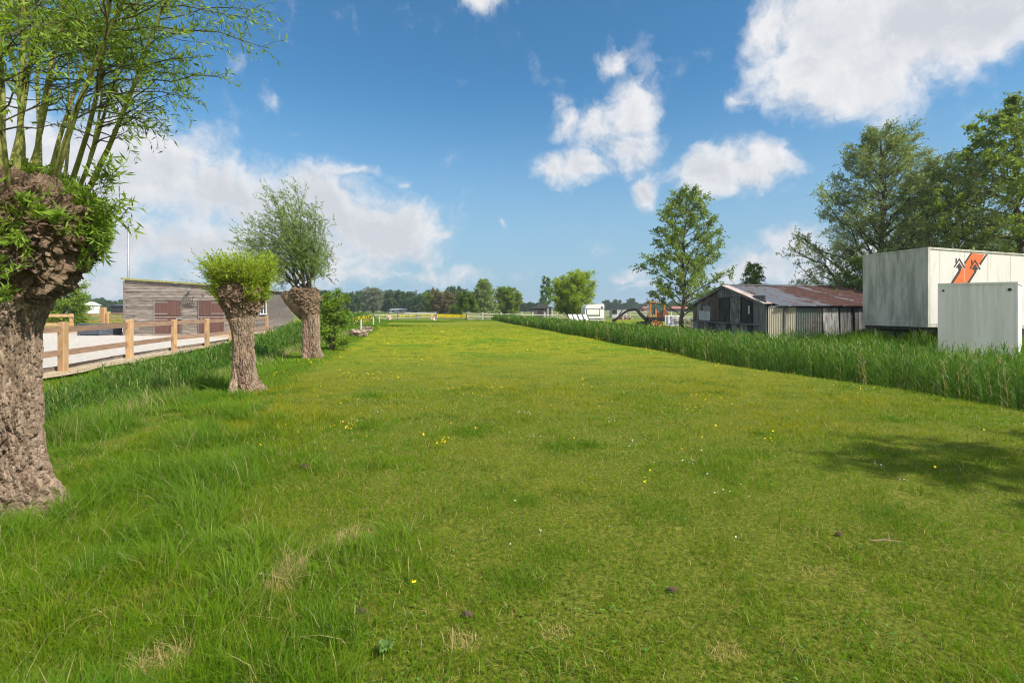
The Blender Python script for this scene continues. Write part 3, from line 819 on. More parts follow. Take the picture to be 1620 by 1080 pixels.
def make_tree(name, label, cat, x, y, H, profile, r0=.16, clear=.22, limbs=26, subs=7, spr=7, k=11, leaf=.07, lw=.035, sl=.45,
              wind=(0, 0, 0), lmat=None, tmat=None, lean=(0, 0), rise=.45, droop=.25, group=None, stems=1, elong=1., z0=None, dens=None, seedaz=0., topthin=1.0):
    z = gz1(x, y) if z0 is None else z0
    T = thing(name, label, cat, (x, y, z), group)
    o = np.array([x, y, z]); tb = MB()
    P0, D, LL, RB = [], [], [], []
    for sidx in range(stems):
        sa = seedaz + sidx * 2.4; so = np.array([math.cos(sa), math.sin(sa), 0]) * (.0 if stems == 1 else r0 * 1.6)
        sp = np.array([lean[0] + (0 if stems == 1 else math.cos(sa) * H * .13), lean[1] + (0 if stems == 1 else math.sin(sa) * H * .13), 0])
        t = np.linspace(0, 1, 12)[:, None]
        hh = H * (1 if sidx == 0 else rng.uniform(.75, .95))
        ax = o + so + np.array([0, 0, hh]) * t + sp * t ** 1.5
        ax[1:, :2] += rng.normal(0, H * .006, (11, 2))
        rad = r0 * ((1 - t[:, 0]) ** .85 * .93 + .05) / (1 if stems == 1 else 1.3); rad[0] *= 1.35
        tb.tube(ax, rad, 9, cap=True)
        nl = max(3, limbs // stems)
        for i in range(nl):
            f = clear + (1 - clear) * ((i + .5) / nl) ** .9
            az = seedaz + i * 2.399963 + rng.uniform(-.4, .4)
            rr = profile(f) * rng.uniform(.72, 1.18) * (1 if stems == 1 else .75)
            if rr < .05: continue
            b = np.array([np.interp(f * 11, range(12), ax[:, c]) for c in range(3)])
            up = rise * rng.uniform(.6, 1.4) * (1 + .8 * f)
            dd = np.array([math.cos(az), math.sin(az), up]); dd /= np.linalg.norm(dd)
            start = b.copy(); start[2] -= rr * up * .45
            start[2] = max(start[2], z + H * clear * .6)
            Lb = rr / max(.35, math.hypot(dd[0], dd[1]))
            pl = curve_pts(start, dd, Lb, 7, (wind[0] * .4, wind[1] * .4, -.08), .12)
            rb = r0 * .34 * (1 - f) ** .7 + .012
            tb.tube(pl, np.linspace(rb, rb * .22, 7), 5, cap=False)
            base_r = rng.random()
            ns = max(2, int(subs * (.5 + rr / max(profile(.5), .1) * .5)))
            for j in range(ns):
                g = .25 + .75 * (j + rng.random()) / ns
                q = np.array([np.interp(g * 6, range(7), pl[:, c]) for c in range(3)])
                a2 = az + rng.choice([-1, 1]) * rng.uniform(.4, 1.3)
                d2 = unit(np.array([math.cos(a2), math.sin(a2), rng.uniform(-.1, .9)]) + dd * .5)
                L2 = rr * rng.uniform(.22, .48) * (1.15 - .4 * g)
                p2 = curve_pts(q, d2, L2, 4, (wind[0] * .5, wind[1] * .5, -.1), .1)
                tb.tube(p2, np.linspace(rb * .35 + .003, .004, 4), 3, cap=False)
                m = int(spr * (1 if dens is None else dens(f)))
                u = rng.uniform(.15, 1.05, m)
                pts = np.stack([np.interp(u * 3, range(4), p2[:, c]) for c in range(3)], 1) + rng.normal(0, sl * .12, (m, 3))
                P0.append(pts); D.append(unit(d2[None] * .8 + rng.normal(0, .75, (m, 3)) + np.array([0, 0, .25])))
                LL.append(rng.uniform(.6, 1.3, m) * sl); RB.append(np.clip(base_r * .5 + rng.random(m) * .5, 0, 1))
    tb.build('trunk', tmat or M_TRUNK, T, smooth=True)
    P0 = np.concatenate(P0); D = np.concatenate(D); LL = np.concatenate(LL); RB = np.concatenate(RB)
    s = sprigs(P0, D, LL, k, leaf, lw, droop, wind, .9, .004, .1, rbase=RB)
    crown_object('crown', [s], [lmat or M_BIR, M_TWIG], T)
    return T

# ------------------------------------------------------------------ pollard willows
def pollard_trunk(name, T, prof, cen, nth, nz, bark_amp, head_z, head_amp, seed, mats, flat=None, bare=None, squash=(1, 1)):
    """prof: list of (s, r, z); cen(z)->(dx,dy); real fissures and burrs are displaced"""
    prof = np.array(prof, float)
    s = np.linspace(0, 1, nz)
    def sm(c):
        v = np.interp(s, prof[:, 0], prof[:, c]); k = max(3, nz // 40) | 1
        pad = np.concatenate([np.full(k // 2, v[0]), v, np.full(k // 2, v[-1])])
        return np.convolve(pad, np.ones(k) / k, 'valid')
    r = sm(1); z = sm(2)
    th = np.linspace(0, 2 * np.pi, nth, endpoint=False)
    TH, S = np.meshgrid(th, s); Rr = np.interp(S, s, r); Z = np.interp(S, s, z)
    cx = np.array([cen(q)[0] for q in z]); cy = np.array([cen(q)[1] for q in z])
    CXx = np.interp(S, s, cx); CYy = np.interp(S, s, cy)
    nx, ny = np.cos(TH), np.sin(TH)
    dr = np.gradient(r, s); dz = np.gradient(z, s); ln = np.hypot(dr, dz) + 1e-9
    NR = np.interp(S, s, dz / ln); NZ = np.interp(S, s, -dr / ln)
    b = np.stack([Rr * nx, Rr * ny, Z], -1).reshape(-1, 3)
    hw = sstep(head_z - .25, head_z + .15, Z).ravel(); flare = sstep(.45, .0, Z).ravel()
    # long lumps of the stem and root flare
    lob = pn(np.stack([nx.ravel() * 1.6 + seed, ny.ravel() * 1.6, Z.ravel() * .5], 1))
    d = lob * (.07 + .16 * flare) * (1 - hw) * r.mean() * 2.2
    # bark plates: ridged noise stretched upwards, gently twisted
    wp = fb(b * np.array([5, 5, 2.]) + seed, 2)
    q = b * np.array([17, 17, 3.2]) + seed * 3; q[:, 0] += wp * .8; q[:, 1] += wp * .8; q[:, 2] += b[:, 0] * 3
    rid = 1 - np.abs(pn(q)) * 2.6; rid2 = 1 - np.abs(pn(q * 2.3 + 9)) * 2.4
    fine = fb(b * np.array([70, 70, 26.]) + wp[:, None] * 5, 2)
    rid3 = 1 - np.abs(pn(b * np.array([9, 9, 13.]) + wp[:, None] * 2)) * 3.2
    cut = np.clip(rid * 1.4 - .4, 0, 1) ** 1.1 * -1.5 + np.clip(rid2, 0, 1) ** 2 * -.6 + np.clip(rid3, 0, 1) ** 3 * -.35 + .12 * fb(q * 2.0, 2) + .45 * fine
    tw_ = b.copy(); a_ = .35 * b[:, 2]; tw_[:, 0], tw_[:, 1] = b[:, 0] * np.cos(a_) - b[:, 1] * np.sin(a_), b[:, 0] * np.sin(a_) + b[:, 1] * np.cos(a_)
    wq = tw_ * np.array([15, 15, 2.7]) + wp[:, None] * .8 + fine[:, None] * .16
    f1, f2 = worley(wq); g1, g2 = worley(wq * np.array([2.0, 2.0, 2.4]) + 31)
    big_ = sstep(-.25, .2, pn(b * np.array([3, 3, 1.2]) + 50))
    cut = -1.7 * (1 - sstep(.0, .20, f2 - f1)) * (.35 + .65 * big_) - .75 * (1 - sstep(.0, .22, g2 - g1)) + .40 * fine - .2 * f1 + .3 * fb(q * 1.5, 2)
    d = d + cut * bark_amp * (1 - hw * .8)
    # knobbly head
    hb = fb(b * 4.2 + seed, 3); hk = np.abs(pn(b * 10 + hb[:, None] * 2.2 + seed)); hk2 = np.abs(pn(b * 24 + hb[:, None] * 4))
    hk3 = np.abs(pn(b * np.array([62, 62, 30.]) + hb[:, None] * 9))
    d = d + hw * (hb * 1.25 + (hk - .25) * 1.2 + (hk2 - .25) * .8 + (hk3 - .25) * .42) * head_amp
    d = d.reshape(TH.shape)
    V = np.stack([(Rr * nx + d * NR * nx) * squash[0] + CXx, (Rr * ny + d * NR * ny) * squash[1] + CYy, Z + d * NZ], -1).reshape(-1, 3)
    i = np.arange(nz - 1)[:, None] * nth; j = np.arange(nth)[None]; k = (j + 1) % nth
    Fq = np.stack([i + j, i + k, i + nth + k, i + nth + j], -1).reshape(-1, 4)
    zf = Z.ravel()[Fq[:, 0]]; tf = TH.ravel()[Fq[:, 0]]
    mi = (zf + .12 * hb[Fq[:, 0]] > head_z - .05).astype(int)
    if bare is not None:
        w = bare(tf, zf) + .25 * pn(b[Fq[:, 0]] * np.array([9, 9, 2.5])) > .5
        mi[w] = 2
    me = rawmesh(name, V, None, Fq, mats, smooth=False, mi4=mi)
    return link(name, me, T), V.reshape(nz, nth, 3)

def big_pollard():
    x, y = -4.18, 4.02; z = gz1(x, y)
    T = thing('pollard_willow', 'huge gnarled pollard willow with tall green shoots at the left edge of the picture', 'tree', (x, y, z), 'pollard willows along the left edge of the field')
    prof = [(0, .62, -.1), (.06, .50, .04), (.12, .42, .20), (.2, .37, .5), (.34, .35, 1.0), (.46, .355, 1.45), (.54, .44, 1.70), (.62, .58, 1.94), (.70, .665, 2.16), (.77, .65, 2.40), (.83, .52, 2.58), (.9, .32, 2.64), (1, .01, 2.68)]
    def cen(q): return (0.02 * q + .05 * sstep(1.5, 2.3, q) , 0)
    bare = lambda th, zz: np.exp(-((th - 4.75) / .30) ** 2) * (zz < .75) * 1.0
    pollard_trunk('trunk', T, prof, cen, 420, 480, .026, 1.72, .085, 3.1, [M_BARK, M_BARKH, M_BARE], bare=bare, squash=(1, .95))
    # shoots: start px,y ; mid ; end, with depths
    # (x0,y0,d0) (x1,y1,d1) (x2,y2,d2) radius
    sh = [((140, 290, 4.2), (195, 175, 4.1), (268, -30, 4.1), .026), ((132, 275, 4.45), (165, 180, 4.5), (235, -60, 4.6), .021),
          ((115, 275, 4.1), (155, 150, 4.0), (185, -60, 3.9), .024), ((92, 265, 4.0), (125, 165, 3.95), (205, -20, 3.9), .030),
          ((108, 260, 4.6), (110, 150, 4.7), (95, -60, 4.8), .016), ((60, 260, 4.1), (80, 120, 4.1), (130, -60, 4.2), .024),
          ((50, 255, 4.5), (75, 150, 4.6), (105, -50, 4.7), .019), ((30, 260, 3.95), (35, 130, 3.9), (32, -60, 3.8), .027),
          ((4, 270, 4.05), (4, 130, 4.0), (-10, -60, 3.9), .028), ((18, 262, 4.6), (48, 100, 4.8), (60, -70, 5.0), .020),
          ((-30, 270, 4.2), (-45, 120, 4.3), (-75, -80, 4.3), .026), ((-70, 280, 4.3), (-110, 120, 4.5), (-170, -60, 4.6), .026),
          ((40, 262, 4.3), (30, 150, 4.4), (-10, -60, 4.4), .022), ((125, 285, 4.0), (150, 220, 4.1), (170, 60, 4.3), .017),
          ((85, 258, 4.7), (130, 110, 5.0), (200, -60, 5.2), .022), ((-100, 290, 4.2), (-170, 150, 4.3), (-260, -40, 4.3), .026),
          ((70, 262, 4.9), (60, 120, 5.2), (60, -80, 5.6), .022), ((-10, 265, 4.8), (-20, 120, 5.1), (-30, -80, 5.4), .022),
          ((20, 290, 3.75), (0, 190, 3.5), (-30, 10, 3.3), .020), ((-60, 290, 3.8), (-90, 180, 3.6), (-130, 0, 3.4), .020)]
    P0, D, LL, RB = [], [], [], []
    tw = MB()
    for (a, b, c, rad) in sh:
        dd_ = .38 if a[0] > 100 else (.12 if a[0] > 40 else 0.)
        a = (a[0] - 6, a[1], a[2] + dd_ * (4.7 - a[2]) / .5 if a[2] < 4.7 else a[2]); b = (b[0], b[1], b[2] + dd_ * .6)
        A, B, Cc = [np.array([at(p[0], p[2]), p[2], zat(p[1], p[2])]) for p in (a, b, c)]
        A[2] -= .12
        t = np.linspace(0, 1, 14)[:, None]
        mid = 2 * B - .5 * (A + Cc)
        pl = (1 - t) ** 2 * A + 2 * t * (1 - t) * mid + t ** 2 * Cc
        ext = Cc + (Cc - pl[-3]) * 1.6 + np.array([0, 0, .1]); pl = np.concatenate([pl, [ext]])
        pl[2:] += .02 * np.cumsum(rng.normal(0, .12, (13, 3)), 0)
        br = MB().tube(pl, np.linspace(rad * .92, rad * .30, 15), 10)
        br.build('branch', M_SHOOT, T, smooth=True)
        L = np.linalg.norm(pl[-1] - pl[0])
        for j in range(19):
            g = .36 + .64 * (j + rng.random()) / 19
            q = np.array([np.interp(g * 14, range(15), pl[:, cc]) for cc in range(3)])
            az = rng.uniform(0, 6.28)
            out = np.array([(q[0] - x) * .7 + .1, (q[1] - y) * .4, 0])
            d2 = unit(np.array([math.cos(az), math.sin(az), rng.uniform(.1, 1.1)]) + out)
            L2 = rng.uniform(.35, .85) * (.55 + .6 * g)
            p2 = curve_pts(q, d2, L2, 5, (0.05, 0, -.12), .12)
            tw.tube(p2, np.linspace(.0075, .002, 5), 4, cap=False)
            m = 9 if g > .5 else 2
            u = rng.uniform(.35, 1.02, m)
            P0.append(np.stack([np.interp(u * 4, range(5), p2[:, cc]) for cc in range(3)], 1))
            D.append(unit(d2[None] + rng.normal(0, .65, (m, 3)))); LL.append(rng.uniform(.14, .30, m)); RB.append(rng.random(m))
    P0 = np.concatenate(P0); D = np.concatenate(D); LL = np.concatenate(LL); RB = np.concatenate(RB)
    s1 = sprigs(P0, D, LL, 9, .066, .0135, .25, (.0, 0, 0), .8, .0018, .1, rbase=RB)
    # leafy sprigs on the head (right side and over the brow)
    n = 330
    th = rng.normal(.70, .36, n); hz = rng.uniform(2.15, 2.64, n)
    rr = np.interp(hz, [2.1, 2.35, 2.58, 2.66], [.64, .64, .48, .25])
    Q = np.stack([x + .1 + rr * np.cos(th), y + rr * np.sin(th), z + hz], 1)
    Dd = unit(np.stack([np.cos(th), np.sin(th), rng.uniform(-.1, 1.2, n)], 1) + rng.normal(0, .35, (n, 3)))
    s2 = sprigs(Q, Dd, rng.uniform(.07, .20, n) * np.clip((hz - 2.0) / .55, .25, 1), 10, .085, .017, .25, (0, 0, 0), .85, .0025, .05)
    # brow: a belt over the top in front
    n = 260; th = rng.uniform(.15, 4.4, n); kk = rng.uniform(.15, .72, n); Q = np.stack([x + .05 + .58 * np.cos(th) * kk, y + .55 * np.sin(th) * kk, z + 2.68 - .08 * kk], 1)
    Dd = unit(np.stack([np.cos(th) * .6, np.sin(th) * .5, rng.uniform(.6, 1.6, n)], 1) + rng.normal(0, .3, (n, 3)))
    s3 = sprigs(Q, Dd, rng.uniform(.07, .22, n), 10, .085, .017, .2, (0, 0, 0), .85, .0025, .05)
    # a few longer sprays sticking out right, and single sprigs on the face
    Q = []; Dl = []; Ll = []
    for (px, py, dx, dz, l) in [(150, 300, .5, .9, .36), (160, 330, .8, .5, .32), (140, 360, .9, -.1, .28), (150, 385, .8, -.5, .24), (165, 290, .7, .8, .36), (120, 410, .9, -.1, .22), (170, 340, .9, .2, .3),
                                (155, 320, .7, .6, .4), (145, 350, .9, .3, .3), (5, 445, .1, .8, .25), (0, 385, .2, .5, .25), (8, 480, .2, .8, .2), (40, 330, .4, .5, .14), (60, 345, .4, .6, .12), (12, 350, .6, .5, .3), (90, 350, .3, .6, .1), (35, 370, .2, -.4, .12)]:
        for rep in range(5):
            dp = 3.62 if px < 100 else 4.1
            Q.append((at(px + rng.normal(0, 5), dp), dp, zat(py + rng.normal(0, 5), dp))); Dl.append((dx + rng.normal(0, .2), -.25 + rng.normal(0, .2), dz + rng.normal(0, .2))); Ll.append(l * rng.uniform(.7, 1.1) * (.6 if px > 100 and py > 345 else 1))
    s4 = sprigs(np.array(Q), np.array(Dl), np.array(Ll), 13, .08, .017, .25, (0, 0, 0), .8, .0025, .05)
    st = (np.zeros((0, 3)), np.zeros((0, 4), int), np.zeros(0), np.concatenate(tw.V), np.concatenate(tw.F4))
    crown_object('crown', [s1, s2, s3, s4, st], [M_WIL, M_TWIG], T)
big_pollard()

def small_pollard():
    x, y = -5.2, 9.95; z = gz1(x, y)
    T = thing('pollard_willow', 'short cropped pollard willow with a dense tuft of bright yellow-green sprouts on its head', 'tree', (x, y, z), 'pollard willows along the left edge of the field')
    prof = [(0, .38, -.1), (.05, .30, .04), (.12, .225, .25), (.3, .195, .8), (.42, .205, 1.15), (.52, .26, 1.45), (.60, .34, 1.68), (.70, .405, 1.88), (.78, .40, 2.04), (.86, .33, 2.14), (.93, .17, 2.18), (1, .01, 2.19)]
    cen = lambda q: (-.02 + .05 * sstep(.2, .0, q) - .05 * sstep(.8, 1.9, q), 0)
    bare = lambda th, zz: np.exp(-((th - 5.1) / .38) ** 2) * (zz < .75) * .9
    pollard_trunk('trunk', T, prof, cen, 260, 300, .022, 1.50, .06, 7.7, [M_BARK, M_BARKH, M_BARE], bare=bare)
    n = 1500
    th = rng.uniform(0, 6.28, n); hz = rng.uniform(1.68, 2.2, n) ** 1.0
    hz = np.where(rng.random(n) < .72, rng.uniform(2.02, 2.2, n), hz)
    rr = np.interp(hz, [1.6, 1.88, 2.06, 2.19], [.34, .41, .37, .22]) * np.where(hz > 2.1, np.sqrt(rng.random(n)) * 1.3, 1)
    keep = ~((hz < 2.06) & (np.sin(th) < -.3) & (np.cos(th) > -.6) & (np.cos(th) < .55))
    th, hz, rr = th[keep], hz[keep], rr[keep]; n = len(th)
    Q = np.stack([x - .07 + rr * np.cos(th), y + rr * np.sin(th), z + hz], 1)
    Dd = unit(np.stack([np.cos(th) * .5, np.sin(th) * .5, rng.uniform(.5, 1.5, n)], 1) + rng.normal(0, .22, (n, 3)))
    lv = 1 + .45 * pn(np.stack([np.cos(th) * 1.7, np.sin(th) * 1.7, rr * 5], 1))
    s = sprigs(Q, Dd, rng.uniform(.2, .64, n) * np.where(hz > 2.0, 1, .62) * lv, 12, .075, .019, .05, (-.05, 0, 0), .6, .003, .1)
    crown_object('crown', [s], [M_WILB, M_TWIG], T)
small_pollard()

def third_pollard():
    x, y = -6.55, 16.7; z = gz1(x, y)
    T = thing('pollard_willow', 'pollard willow with split head and a windblown crown of thin silvery branches beside the hawthorn', 'tree', (x, y, z), 'pollard willows along the left edge of the field')
    prof = [(0, .36, -.1), (.05, .31, .04), (.15, .26, .3), (.38, .245, 1.0), (.5, .28, 1.3), (.60, .34, 1.6), (.72, .42, 1.9), (.82, .45, 2.15), (.9, .40, 2.28), (.96, .2, 2.30), (1, .01, 2.28)]
    cen = lambda q: (-.22 * sstep(1.1, 2.2, q) + .0, 0)
    bare = lambda th, zz: np.exp(-((th - 4.5) / .42) ** 2) * (zz < 1.25) * 1.1
    pollard_trunk('trunk', T, prof, cen, 220, 260, .025, 1.5, .065, 12.3, [M_BARK, M_BARKH, M_BARE], bare=bare)
    # side lobe pointing left
    lb = MB(); P = np.array([(x - .15, y, z + 1.45), (x - .42, y - .05, z + 1.75), (x - .66, y - .08, z + 2.0), (x - .88, y - .08, z + 2.12)])
    lb.tube(P, [.26, .27, .24, .12], 14); lb.build('side_lobe', M_BARKH, T, smooth=True)
    # thin branches: fan from the head
    P0, D, LL, RB = [], [], [], []
    tips = [(430, 292), (470, 288), (508, 325), (520, 350), (530, 385), (415, 330), (385, 350), (372, 365), (390, 390), (440, 320), (455, 330), (490, 315), (500, 370), (400, 410), (525, 410), (465, 360), (430, 370), (480, 350), (450, 300), (405, 345), (500, 400), (420, 400)]
    for i, (px, py) in enumerate(tips):
        dep = 16.7 + rng.uniform(-1.2, 1.2)
        py += 16; px = 452 + (px - 452) * .86; E = np.array([at(px, dep), dep, zat(py, dep)])
        S0 = np.array([x - .25 + rng.uniform(-.3, .3), 16.7 + rng.uniform(-.25, .25), z + 2.2])
        mid = (S0 + E) / 2 + np.array([(E[0] - S0[0]) * .1 + .15, 0, .25])
        t = np.linspace(0, 1, 9)[:, None]
        pl = (1 - t) ** 2 * S0 + 2 * t * (1 - t) * mid + t ** 2 * E
        pl[1:] += rng.normal(0, .03, (8, 3))
        MB().tube(pl, np.linspace(.030, .006, 9), 6).build('branch', M_TRUNK, T, smooth=True)
        for j in range(13):
            g = .30 + .72 * (j + rng.random()) / 13
            q = np.array([np.interp(min(g, 1) * 8, range(9), pl[:, c]) for c in range(3)])
            m = 7
            P0.append(q + rng.normal(0, .17, (m, 3)))
            D.append(unit(np.array([-.35, 0, .45]) + rng.normal(0, .7, (m, 3)) + unit(pl[-1] - pl[-3]) * .7))
            LL.append(rng.uniform(.25, .65, m) * (1.0 if g < .8 else .8)); RB.append(rng.random(m))
    P0 = np.concatenate(P0); D = np.concatenate(D); LL = np.concatenate(LL); RB = np.concatenate(RB)
    s = sprigs(P0, D, LL, 10, .10, .026, .12, (-.14, 0, .05), .6, .002, .15, rbase=RB)
    crown_object('crown', [s], [M_WILG, M_TWIG], T)
third_pollard()

# ------------------------------------------------------------------ other trees
def bell(base, peak, top, pk=.35):
    return lambda f: (base + (peak - base) * (f / pk)) if f < pk else peak + (top - peak) * ((f - pk) / (1 - pk)) ** 1.25
# hawthorn beside third pollard
make_tree('hawthorn_bush', 'dark green hawthorn bush with a few white blossoms right of the third pollard', 'bush', at(520, 19.5), 19.8, 2.25,
          bell(.45, .58, .12, .5), .06, .05, 30, 7, 8, 10, .06, .045, .26, lmat=M_HAW, rise=.5, stems=3, wind=(.1, 0, 0))
# tree by the excavator
make_tree('alder_tree', 'tall slender light green tree standing between the excavator and the tin shed', 'tree', at(1079, 38), 38, 10.2,
          lambda f: float(np.interp(f, [.1, .2, .33, .5, .7, .85, 1], [1.4, 2.5, 2.75, 2.45, 1.95, 1.5, .9])), .16, .15, 60, 7, 8, 8, .145, .10, .45, lmat=M_ALD, rise=.55, lean=(.35, 0), seedaz=.6)
# big birch group behind the shed
make_tree('birch_tree', 'broad tall birch with windblown top rising behind the rusty tin shed', 'tree', at(1395, 33), 33, 12.9,
          lambda f: 4.6 * (1 - ((f - .25) / .75) ** 1.2) + .8 if f > .25 else 3.6 + 4.6 * f, .26, .05, 96, 10, 11, 10, .12, .065, .55, wind=(.22, 0, .1), lmat=M_BIR, rise=.6, seedaz=1.2)
make_tree('birch_tree', 'lower windblown birch between the tall birch and the tree at the right edge', 'tree', at(1500, 30), 30, 9.9,
          lambda f: 3.6 * (1 - ((f - .3) / .7) ** 1.6) + .8 if f > .3 else 3.0 + 2 * f, .2, .06, 64, 8, 10, 10, .13, .07, .5, wind=(.22, 0, .1), lmat=M_BIR, rise=.8, seedaz=2.2)
make_tree('alder_tree', 'tall open-crowned tree with visible dark trunk at the right edge above the trailer', 'tree', at(1612, 27.5), 27.5, 12.6,
          lambda f: 3.9 * (1 - ((f - .3) / .7) ** 1.7) + .7 if f > .3 else 3.3, .21, .22, 52, 9, 10, 9, .15, .11, .42, lmat=M_ALD, rise=.42, seedaz=.1)
make_tree('elder_bush', 'low dark bush growing behind the roof at the right end of the shed', 'bush', 20.2, 28.6, 4.6,
          bell(1.8, 2.3, .4, .4), .09, .05, 40, 8, 9, 9, .12, .09, .4, lmat=M_DARKL, rise=.5, stems=3)
make_tree('spruce_top_tree', 'small pointed dark tree whose top shows above the tin roof ridge', 'tree', at(1191, 36), 36, 4.75,
          lambda f: 1.6 * (1 - f) + .25, .09, .1, 44, 6, 6, 9, .13, .06, .3, lmat=M_DARKL, rise=.1, seedaz=.3)
# tree whose shadow falls on the lawn from the right (outside the frame)
make_tree('alder_tree', 'tree standing just outside the picture whose shadow falls on the lawn at the right', 'tree', 10.7, 1.4, 8.2,
          lambda f: 1.9 * (1 - ((f - .5) / .5) ** 2) + .3 if f > .5 else 1.8, .15, .45, 24, 6, 6, 9, .11, .07, .4, lmat=M_ALD, rise=.25, seedaz=1.9)
# trees by the far fence
make_tree('fence_gap_tree', 'small dark tree on a bare post-like trunk in the gap of the far fence', 'tree', at(738, 77), 77, 3.7,
          lambda f: 1.15 if f > .3 else .8, .13, .42, 26, 6, 8, 8, .17, .12, .4, lmat=M_DARKL, rise=.4)
make_tree('birch_tree', 'loose grey-green tree with pointed crown just right of the gap in the far fence', 'tree', at(765, 86), 86, 6.4,
          lambda f: 2.6 * (1 - f) ** .8 + .4, .13, .12, 48, 7, 8, 8, .19, .10, .5, lmat=M_BIR, rise=.4, lean=(0, 0))
make_tree('round_maple_tree', 'round yellowish green tree beyond the far rail fence', 'tree', at(803, 96), 96, 5.1,
          lambda f: 2.35 * math.sqrt(max(0.03, 1 - ((f - .5) / .55) ** 2)), .14, .12, 54, 8, 9, 8, .20, .14, .5, lmat=M_ALD, rise=.5)
make_tree('thin_poplar_tree', 'thin sparse tree sticking up left of the round willow', 'tree', at(864, 88), 88, 6.9,
          lambda f: 1.25 * (1 - f) + .4, .1, .2, 26, 5, 5, 8, .20, .13, .45, lmat=M_DARKL, rise=.7)
make_tree('round_willow_tree', 'big round bright green willow left of the white horse trailer', 'tree', at(905, 68), 68, 6.1,
          lambda f: 2.75 * math.sqrt(max(0.03, 1 - ((f - .45) / .60) ** 2)), .22, .14, 84, 9, 10, 9, .20, .07, .55, lmat=M_WILB, rise=.7, droop=.35, stems=2)
make_tree('garden_shrub', 'loose green shrub seen past the trunk of the huge pollard behind the arena rails', 'bush', at(98, 40), 40, 4.2,
          bell(1.6, 2.1, .3, .35), .08, .05, 40, 7, 9, 9, .14, .075, .5, lmat=M_WIL, rise=.6, stems=3, wind=(.12, 0, 0))
make_tree('dark_bush', 'small round dark bush in front of the far tree line left of the fence gap', 'bush', at(723, 105), 105, 1.9,
          lambda f: 1.15, .06, .05, 16, 5, 7, 7, .2, .16, .35, lmat=M_DARKL, rise=.6)
make_tree('copper_tree', 'broad reddish brown tinted tree at the right end of the far tree line', 'tree', at(704, 125), 125, 4.9,
          lambda f: 2.9, .14, .08, 36, 7, 8, 8, .28, .22, .6, lmat=M_FARR, rise=.5)
make_tree('copper_tree', 'low green spreading tree just left of the reddish brown one', 'tree', at(690, 130), 130, 4.6,
          lambda f: 2.4, .14, .08, 32, 7, 8, 8, .28, .22, .6, lmat=M_ALD, rise=.5)

# tree lines on the horizon
def far_trees():
    protos = []
    for i in range(5):
        Hh = (8.0, 9.2, 7.2, 8.4, 6.6)[i]; wd = (3.6, 3.3, 3.9, 3.0, 4.2)[i]
        T = make_tree('far_tree', 'green leafy tree in the dark row on the horizon beyond the fences', 'tree', 0, 0, Hh,
                      (lambda w: (lambda f: w * math.sqrt(max(.05, 1 - ((f - .52) / .56) ** 2))))(wd), .2, .10, 34, 6, 7, 6, .62, .42, .9,
                      lmat=M_FAR, rise=.55, z0=0, seedaz=i * .8)
        T['group'] = 'trees in the row on the horizon'
        protos.append(T)
    Tg = make_tree('far_willow', 'tall greyish willow towering over the tree row left of the far fence', 'tree', at(590, 205), 205, 8.9,
                   lambda f: 3.2 * math.sqrt(max(.04, 1 - ((f - .45) / .6) ** 2)), .22, .08, 60, 7, 8, 7, .5, .2, .9, lmat=M_FARG, rise=.8, z0=0)
    spots = []
    px = 150
    while px < 205: spots.append((px, 240 + rng.uniform(-15, 15), rng.uniform(.6, .8))); px += 9
    px = 498
    while px < 770:
        if not 578 < px < 600: spots.append((px, 222 + rng.uniform(-14, 14), rng.uniform(.82, 1.05)))
        px += rng.uniform(10, 15)
    px = 510
    while px < 760: spots.append((px, 262 + rng.uniform(-8, 8), rng.uniform(.9, 1.1))); px += rng.uniform(13, 19)
    px = 812
    while px < 850: spots.append((px, 260, rng.uniform(.5, .65))); px += 9
    px = 950
    while px < 1135: spots.append((px, 430 + rng.uniform(-20, 20), rng.uniform(.55, .95))); px += rng.uniform(6, 10)
    px = 1140
    while px < 1700: spots.append((px, 420 + rng.uniform(-20, 20), rng.uniform(.6, .95))); px += rng.uniform(16, 22)
    px = -60
    while px < 150: spots.append((px, 245 + rng.uniform(-15, 15), rng.uniform(.6, .85))); px += rng.uniform(12, 18)
    for i, (px, Y, s) in enumerate(spots):
        o = protos[i] if i < 5 else copy_tree(protos[int(rng.integers(5))])
        o.location = (at(px, Y), Y, 0); o.scale = (s * rng.uniform(.9, 1.15), s, s * rng.uniform(.92, 1.08)); o.rotation_euler = (0, 0, rng.uniform(0, 6.28))
far_trees()

# ------------------------------------------------------------------ barn
def strips(mb, A, B, ztop, n, th=.022, seg=30, fr_norm=None, holes=()):
    """lapped horizontal boards between plan points A->B; ztop(u in 0..1); normal = outward"""
    A = np.array(A, float); B = np.array(B, float); d = B - A; L = np.linalg.norm(d); nrm = np.array(fr_norm, float)
    zmax = max(ztop(0), ztop(1)); bh = zmax / n
    for k in range(n):
        z0, z1 = k * bh, (k + 1) * bh + .02
        # each course is made of a few boards butted end to end
        cuts = sorted([0, 1] + [float(c) for c in (rng.random(2))])
        for c0, c1 in zip(cuts[:-1], cuts[1:]):
            if (c1 - c0) * L < .5: continue
            us = np.linspace(c0 + .0006, c1 - .0006, max(2, int(seg * (c1 - c0)) + 2)); V = []
            wob = rng.normal(0, .003, len(us)); ro = rng.uniform(0, .006)
            for u, wb in zip(us, wob):
                p = A + d * u; zt = ztop(u)
                a, b = min(z0, zt), min(z1, zt)
                V += [(*(p + nrm * (th + ro + wb)), a), (*(p + nrm * (.006 + ro + wb)), b), (*(p + nrm * .0), a)]
            m = len(us); q = []
            for i in range(m - 1):
                q += [(3*i, 3*i+3, 3*i+4, 3*i+1), (3*i+2, 3*i+5, 3*i+3, 3*i)]
            mb.add(V, q, random.random())

